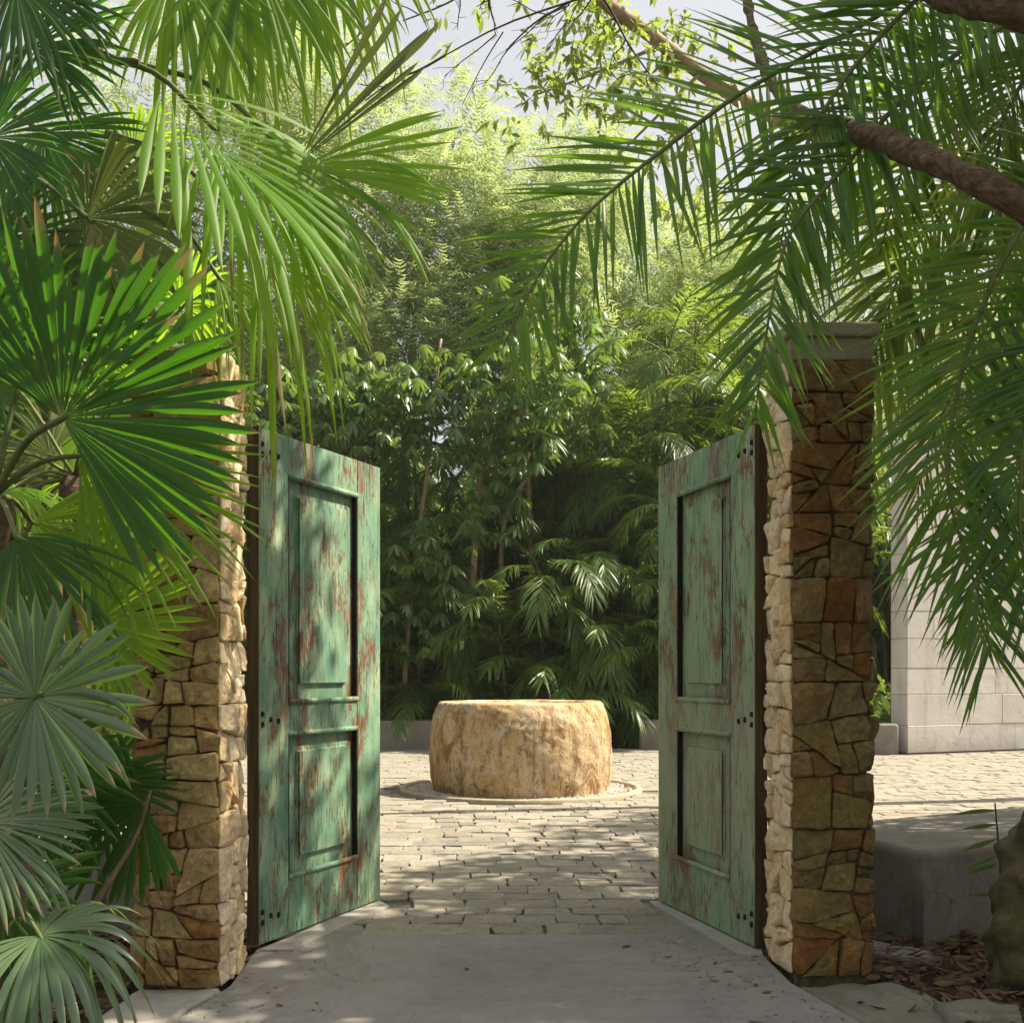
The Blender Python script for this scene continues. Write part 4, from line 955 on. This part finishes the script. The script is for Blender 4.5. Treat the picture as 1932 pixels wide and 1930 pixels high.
loose_tree("feathery_tree", "pale feathery tree filling the upper middle behind the umbrella trees", (-2.6, 24.0, 0), [[(-2.6, 24, 0), W3(760, 900, 24.5), W3(790, 560, 24.8), W3(840, 330, 24.8), W3(860, 250, 24.5)], [W3(780, 620, 24.6), W3(930, 480, 24.5), W3(1060, 420, 24)], [W3(790, 600, 24.6), W3(640, 430, 24.6), W3(560, 300, 24.6)]],
           [[.12, .08, .03], [.05, .02], [.05, .02]],
           [(W3(760, 400, 23.5), (2.8, 1.8, 2.0), 1.0), (W3(640, 250, 23.5), (2.2, 1.6, 1.9), .8), (W3(930, 450, 23.2), (2.4, 1.6, 1.6), 1.0), (W3(740, 620, 22.6), (2.6, 1.4, 1.5), 1.0), (W3(1060, 350, 24), (1.8, 1.5, 1.3), .6), (W3(840, 250, 24), (1.8, 1.2, 1.0), .4), (W3(880, 620, 22.6), (1.5, 1.2, .9), .4), (W3(1000, 500, 23), (1.4, 1.2, 1.0), .4)],
           1500, L_FINE, BARKP, per=8, lf=(0.13, 0.030), spray=0.8)
loose_tree("feathery_tree", "light feathery tree rising behind the right-hand areca palms", (4.2, 27.0, 0), [[(4.2, 27, 0), W3(1290, 800, 27.5), W3(1280, 520, 27.5), W3(1240, 450, 27.5)]], [[.2, .12, .04]],
           [(W3(1220, 520, 27), (3.0, 2, 1.7), .9), (W3(1420, 560, 27), (3.0, 2, 2.2), .9), (W3(1100, 520, 26), (1.8, 1.5, 1.6), .6), (W3(1700, 500, 27), (3.4, 2, 3.0), .9), (W3(1250, 700, 25), (2.4, 1.5, 1.4), .6)],
           1100, L_FINE, BARKP, per=8, lf=(0.15, 0.034), spray=0.85)
loose_tree("feathery_tree", "tall light feathery tree at the far left behind the fan palms", (-8.0, 24.0, 0), [[(-8, 24, 0), W3(300, 800, 24), W3(280, 400, 24), W3(320, 200, 24)]], [[.24, .15, .05]],
           [(W3(300, 250, 24), (3.2, 2, 3.2), 1.0), (W3(480, 400, 24), (2.2, 2, 2.8), 1.0), (W3(120, 500, 24), (2.5, 2, 3.4), .9), (W3(470, 680, 22.5), (2.2, 1.4, 1.6), .8), (W3(500, 120, 25), (2.0, 1.6, 1.8), .5)],
           1100, L_FINE, BARKP, per=8, lf=(0.15, 0.034), spray=0.85)
# yellow-green broadleaf tree with a pale limb against the sky
loose_tree("broadleaf_tree", "broadleaf tree with yellow-green leaf tufts hanging against the sky", (7.6, 12.5, 0), [[(7.6, 12.5, 0), (7.3, 12.5, 4.0), (5.2, 12.4, 6.8), W3(1560, 260, 12.0), W3(1400, 190, 11.5), W3(1250, 85, 11.0), W3(1110, -20, 10.5), W3(1000, -140, 10)], [W3(1250, 85, 11), W3(1120, 140, 11), W3(1010, 180, 11)], [W3(1320, 140, 11.2), W3(1230, 230, 11.3), W3(1130, 330, 11.4)]],
           [[.16, .13, .10, .09, .075, .07, .06, .05], [.02, .008], [.02, .008]],
           [(W3(1100, 60, 10.8), (.9, .9, .45), .30), (W3(1250, 30, 11), (.8, .9, .45), .35), (W3(1060, 170, 11), (.7, .8, .45), .28), (W3(1230, 200, 11.5), (1.0, .9, .6), .35), (W3(1340, 330, 11.5), (.9, .9, .7), .25), (W3(1180, 130, 11.5), (1.0, .9, .6), .3), (W3(850, 20, 11), (.7, .7, .15), .05)],
           190, L_YEL, BARKP, kind="leaf", per=9, lf=(0.13, 0.042), spray=0.25)
# bare twigs crossing the sky
tw = empty("bare_twigs", W3(960, -40, 9.0)); tag(tw, "thin bare dark twigs crossing the sky at the top centre", "branch"); offt = np.array(tw.location)
def twig(p, q, r, dep=0):
    p, q = np.array(p, float), np.array(q, float); m1 = p * .66 + q * .34 + rng.normal(0, .035, 3) * np.linalg.norm(q - p); m2 = p * .33 + q * .67 + rng.normal(0, .035, 3) * np.linalg.norm(q - p)
    tube("twig", [p - offt, m1 - offt, m2 - offt, q - offt], [r, r * .5], TWIG, tw, 4, 9, caps=False)
    if dep < 2:
        for k in range(4 if dep == 0 else 3):
            s = R.uniform(.25, .95); b = p + (q - p) * s; L = np.linalg.norm(q - p) * R.uniform(.18, .4)
            e = b + nrm(nrm(q - p) * .6 + np.array((R.uniform(-1, 1), R.uniform(-.3, .3), R.uniform(-1, .8)))) * L; twig(b, e, r * .5, dep + 1)
for a_, b_ in (((1250, -60, 8.5), (840, 105, 9)), ((840, 105, 9), (690, 190, 9)), ((1180, -80, 9), (960, 90, 9)), ((980, -60, 9), (760, 40, 9)), ((1090, -60, 8.6), (1240, 160, 8.8)), ((905, -60, 9), (935, 50, 9)), ((760, -60, 9.4), (650, 90, 9.4))): twig(P(*a_), P(*b_), .012)

# leaning tree whose limbs cross the upper right corner; its crown shades the gate
lt = empty("leaning_tree", (2.62, 5.15, 0)); tag(lt, "leaning tree with mossy swollen foot, its limb crossing the upper right", "tree"); off = np.array(lt.location)
tube("trunk", [(2.42, 5.0, -.1), (2.42, 5.0, .22), (2.43, 5.0, .5), (2.50, 5.02, .85), (2.62, 4.95, 1.4), (2.75, 4.8, 2.2), (2.85, 4.7, 2.9)] - off, [.25, .265, .20, .13, .115, .11, .10], BARKM, lt, 40, 120, 0.07, 7)
limb1 = [np.array((2.85, 4.7, 2.85)), P(2080, 470, 3.85), P(1932, 390, 3.6), P(1800, 322, 3.65), P(1650, 258, 3.9), P(1520, 225, 4.4), P(1440, 120, 5.0), P(1400, -60, 5.6), P(1380, -300, 6.2)]
tube("limb", [p - off for p in limb1], [.10, .07, .046, .042, .040, .034, .026, .02, .015], BARK, lt, 20, 140, 0.013, 13)
limb2 = [np.array((2.85, 4.7, 2.9)), np.array((2.75, 4.4, 3.5)), P(2040, 70, 3.7), P(1932, 26, 3.55), P(1830, -4, 3.6), P(1700, -56, 4.0), np.array((1.0, 4.6, 4.6)), np.array((0.2, 4.9, 4.9))]
tube("limb", [p - off for p in limb2], [.10, .085, .060, .055, .055, .055, .05, .04], BARK, lt, 20, 120, 0.013, 13)
tube("limb", [p - off for p in [np.array((2.85, 4.7, 2.9)), np.array((3.2, 4.9, 4.2)), np.array((3.6, 5.6, 5.4)), np.array((4.4, 6.6, 6.4)), np.array((4.9, 7.6, 6.8))]], [.10, .08, .06, .05, .03], BARK, lt, 10, 30, 0.02, 9)
rb = Rib()
for c, s, k, hole, fq in (((5.7, 4.2, 6.5), (1.5, 2.0, 0.8), 560, 0.0, 1.6), ((4.2, 3.9, 6.6), (1.1, 1.7, 0.5), 300, 0.03, 2.4), ((4.9, 6.8, 6.9), (1.4, 1.5, 0.6), 420, 0.06, 2.2), ((5.9, 8.9, 7.2), (1.5, 1.5, 0.5), 380, .13, 2.2), ((6.6, 11.2, 7.3), (1.0, 1.3, 0.5), 150, .2, 2.6),
                       ((6.3, 2.6, 5.4), (1.3, 1.8, 1.2), 260, 0.0, 1.3), ((7.0, 5.9, 6.4), (1.7, 1.7, 1.0), 520, 0.0, 1.3), ((2.6, 6.2, 6.7), (1.5, 0.9, 0.4), 250, 0.20, 2.6), ((5.6, 5.6, 5.4), (1.1, 1.5, 0.6), 300, 0.0, 1.6)):
    u = nrm(rng.normal(0, 1, (k, 3))) * (rng.random((k, 1)) ** .4); pos = np.array(c) + u * np.array(s)
    keep = np.array([noise.noise(Vector(p * fq)) > -0.18 + hole for p in pos]) & ((pos[:, 2] > EYE + 0.62 * pos[:, 1] + 0.55) | (pos[:, 0] > 0.5 * pos[:, 1] + 0.35)); pos = pos[keep]; k = len(pos)
    for j in range(13):
        dd = rng.normal(0, 1, (k, 3)) * (1, 1, .5); b = pos + rng.normal(0, .14, (k, 3))
        rb.add(b - off, dd, rng.normal(0, .45, (k, 3)) + np.array((0, 0, 1)), rng.uniform(.11, .2, k), .07, [.1, .9, 1., .06], .2, 0)
link("crown", rb.mesh("crown", L_CANOPY), lt)

# dense bush added just out of frame to darken the bench front
bu = empty("shading_bush", (3.45, 4.75, 0)); tag(bu, "dense dark green bush added beyond the right edge to shade the bench", "bush")
tube("stem", [(0, 0, -.1), (.05, 0, .6), (.0, .05, 1.3)], [.04, .02], BARK, bu, 7, 10)
rb = Rib(); k = 5200; u = nrm(rng.normal(0, 1, (k, 3))) * (rng.random((k, 1)) ** .35); pos = np.array((0, 0, 0.95)) + u * np.array((.78, .8, 1.15)); pos = pos[pos[:, 2] > 0.02]; k = len(pos)
rb.add(pos, rng.normal(0, 1, (k, 3)) + np.array((0, 0, -.2)), rng.normal(0, .5, (k, 3)) + np.array((0, 0, 1)), rng.uniform(.1, .18, k), .055, [.1, .9, 1., .06], .25, 0)
link("foliage", rb.mesh("foliage", L_CANOPY), bu)
# small green leaves in the dark gap beside the mossy foot
sp = empty("shade_plant", (2.33, 5.35, 0)); tag(sp, "small plant with few green blade leaves beside the mossy tree foot", "plant")
tube("stem", [(0, 0, -.05), (.02, 0, .35), (.0, .02, .75)], [.008, .004], PETI, sp, 5, 10)
for z_, s in ((.72, .26), (.58, .2), (.46, .16), (.32, .15), (.18, .14), (.65, .2), (.5, .18)):
    rb = Rib(); rb.add((0, 0, z_), (-1 if s > .14 else .6, R.uniform(-.3, .1), R.uniform(-.25, .15)), (0, -.4, 1), s, .04, [.1, .9, 1, .6, .05], .2, .3); link("leaf", rb.mesh("leaf", L_FEATL), sp)

# ------------------------------------------------------------------ far thicket closing the view
def thicket(name, label, n, x0, x1, y0, y1, ztop, mat, sz):
    rb = Rib(); x = rng.uniform(x0, x1, n); y = rng.uniform(y0, y1, n); z = rng.random(n) ** 1.1 * ztop
    p = np.stack([x, y, z], -1); top = ztop * (0.72 + 0.28 * np.sin(x * 0.9) * np.cos(x * 0.37 + 1)); p = p[z < top]; k = len(p)
    d = rng.normal(0, 1, (k, 3)) + np.array((0, -.4, -.5))
    rb.add(p, d, rng.normal(0, .6, (k, 3)) + np.array((0, -.6, .8)), rng.uniform(.6, 1.4, k) * sz, rng.uniform(.3, .55, k) * sz, [.15, 1., .08], .3, 0)
    o = link(name, rb.mesh(name, mat)); tag(o, label, "thicket", kind="stuff")
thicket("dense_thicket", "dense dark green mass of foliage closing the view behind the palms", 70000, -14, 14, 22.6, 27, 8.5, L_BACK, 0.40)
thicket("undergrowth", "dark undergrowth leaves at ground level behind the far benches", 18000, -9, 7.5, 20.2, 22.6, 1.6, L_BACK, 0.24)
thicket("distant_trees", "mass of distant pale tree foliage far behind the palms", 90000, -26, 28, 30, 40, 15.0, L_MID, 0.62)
thicket("dense_bushes", "dense dark green bushes on the far left behind the fan palms", 26000, -11, -3.4, 9, 13, 6.0, L_BACK, 0.30)

# thin warm air between the gate and the far trees
hv, hf = boxv(-60, 60, -8, 60, -1.3, 19.0)
hz = bpy.data.materials.new("haze_air"); hz.use_nodes = True; hn = hz.node_tree.nodes; hn.remove(hn["Principled BSDF"])
vol = hn.new("ShaderNodeVolumePrincipled"); vol.inputs['Color'].default_value = (0.95, 0.95, 0.92, 1); vol.inputs['Density'].default_value = 0.0007; vol.inputs['Anisotropy'].default_value = 0.3
hz.node_tree.links.new(vol.outputs[0], hn["Material Output"].inputs['Volume'])
tag(mesh("haze", hv, hf, hz), "thin pale haze filling the courtyard air", "haze", kind="stuff")
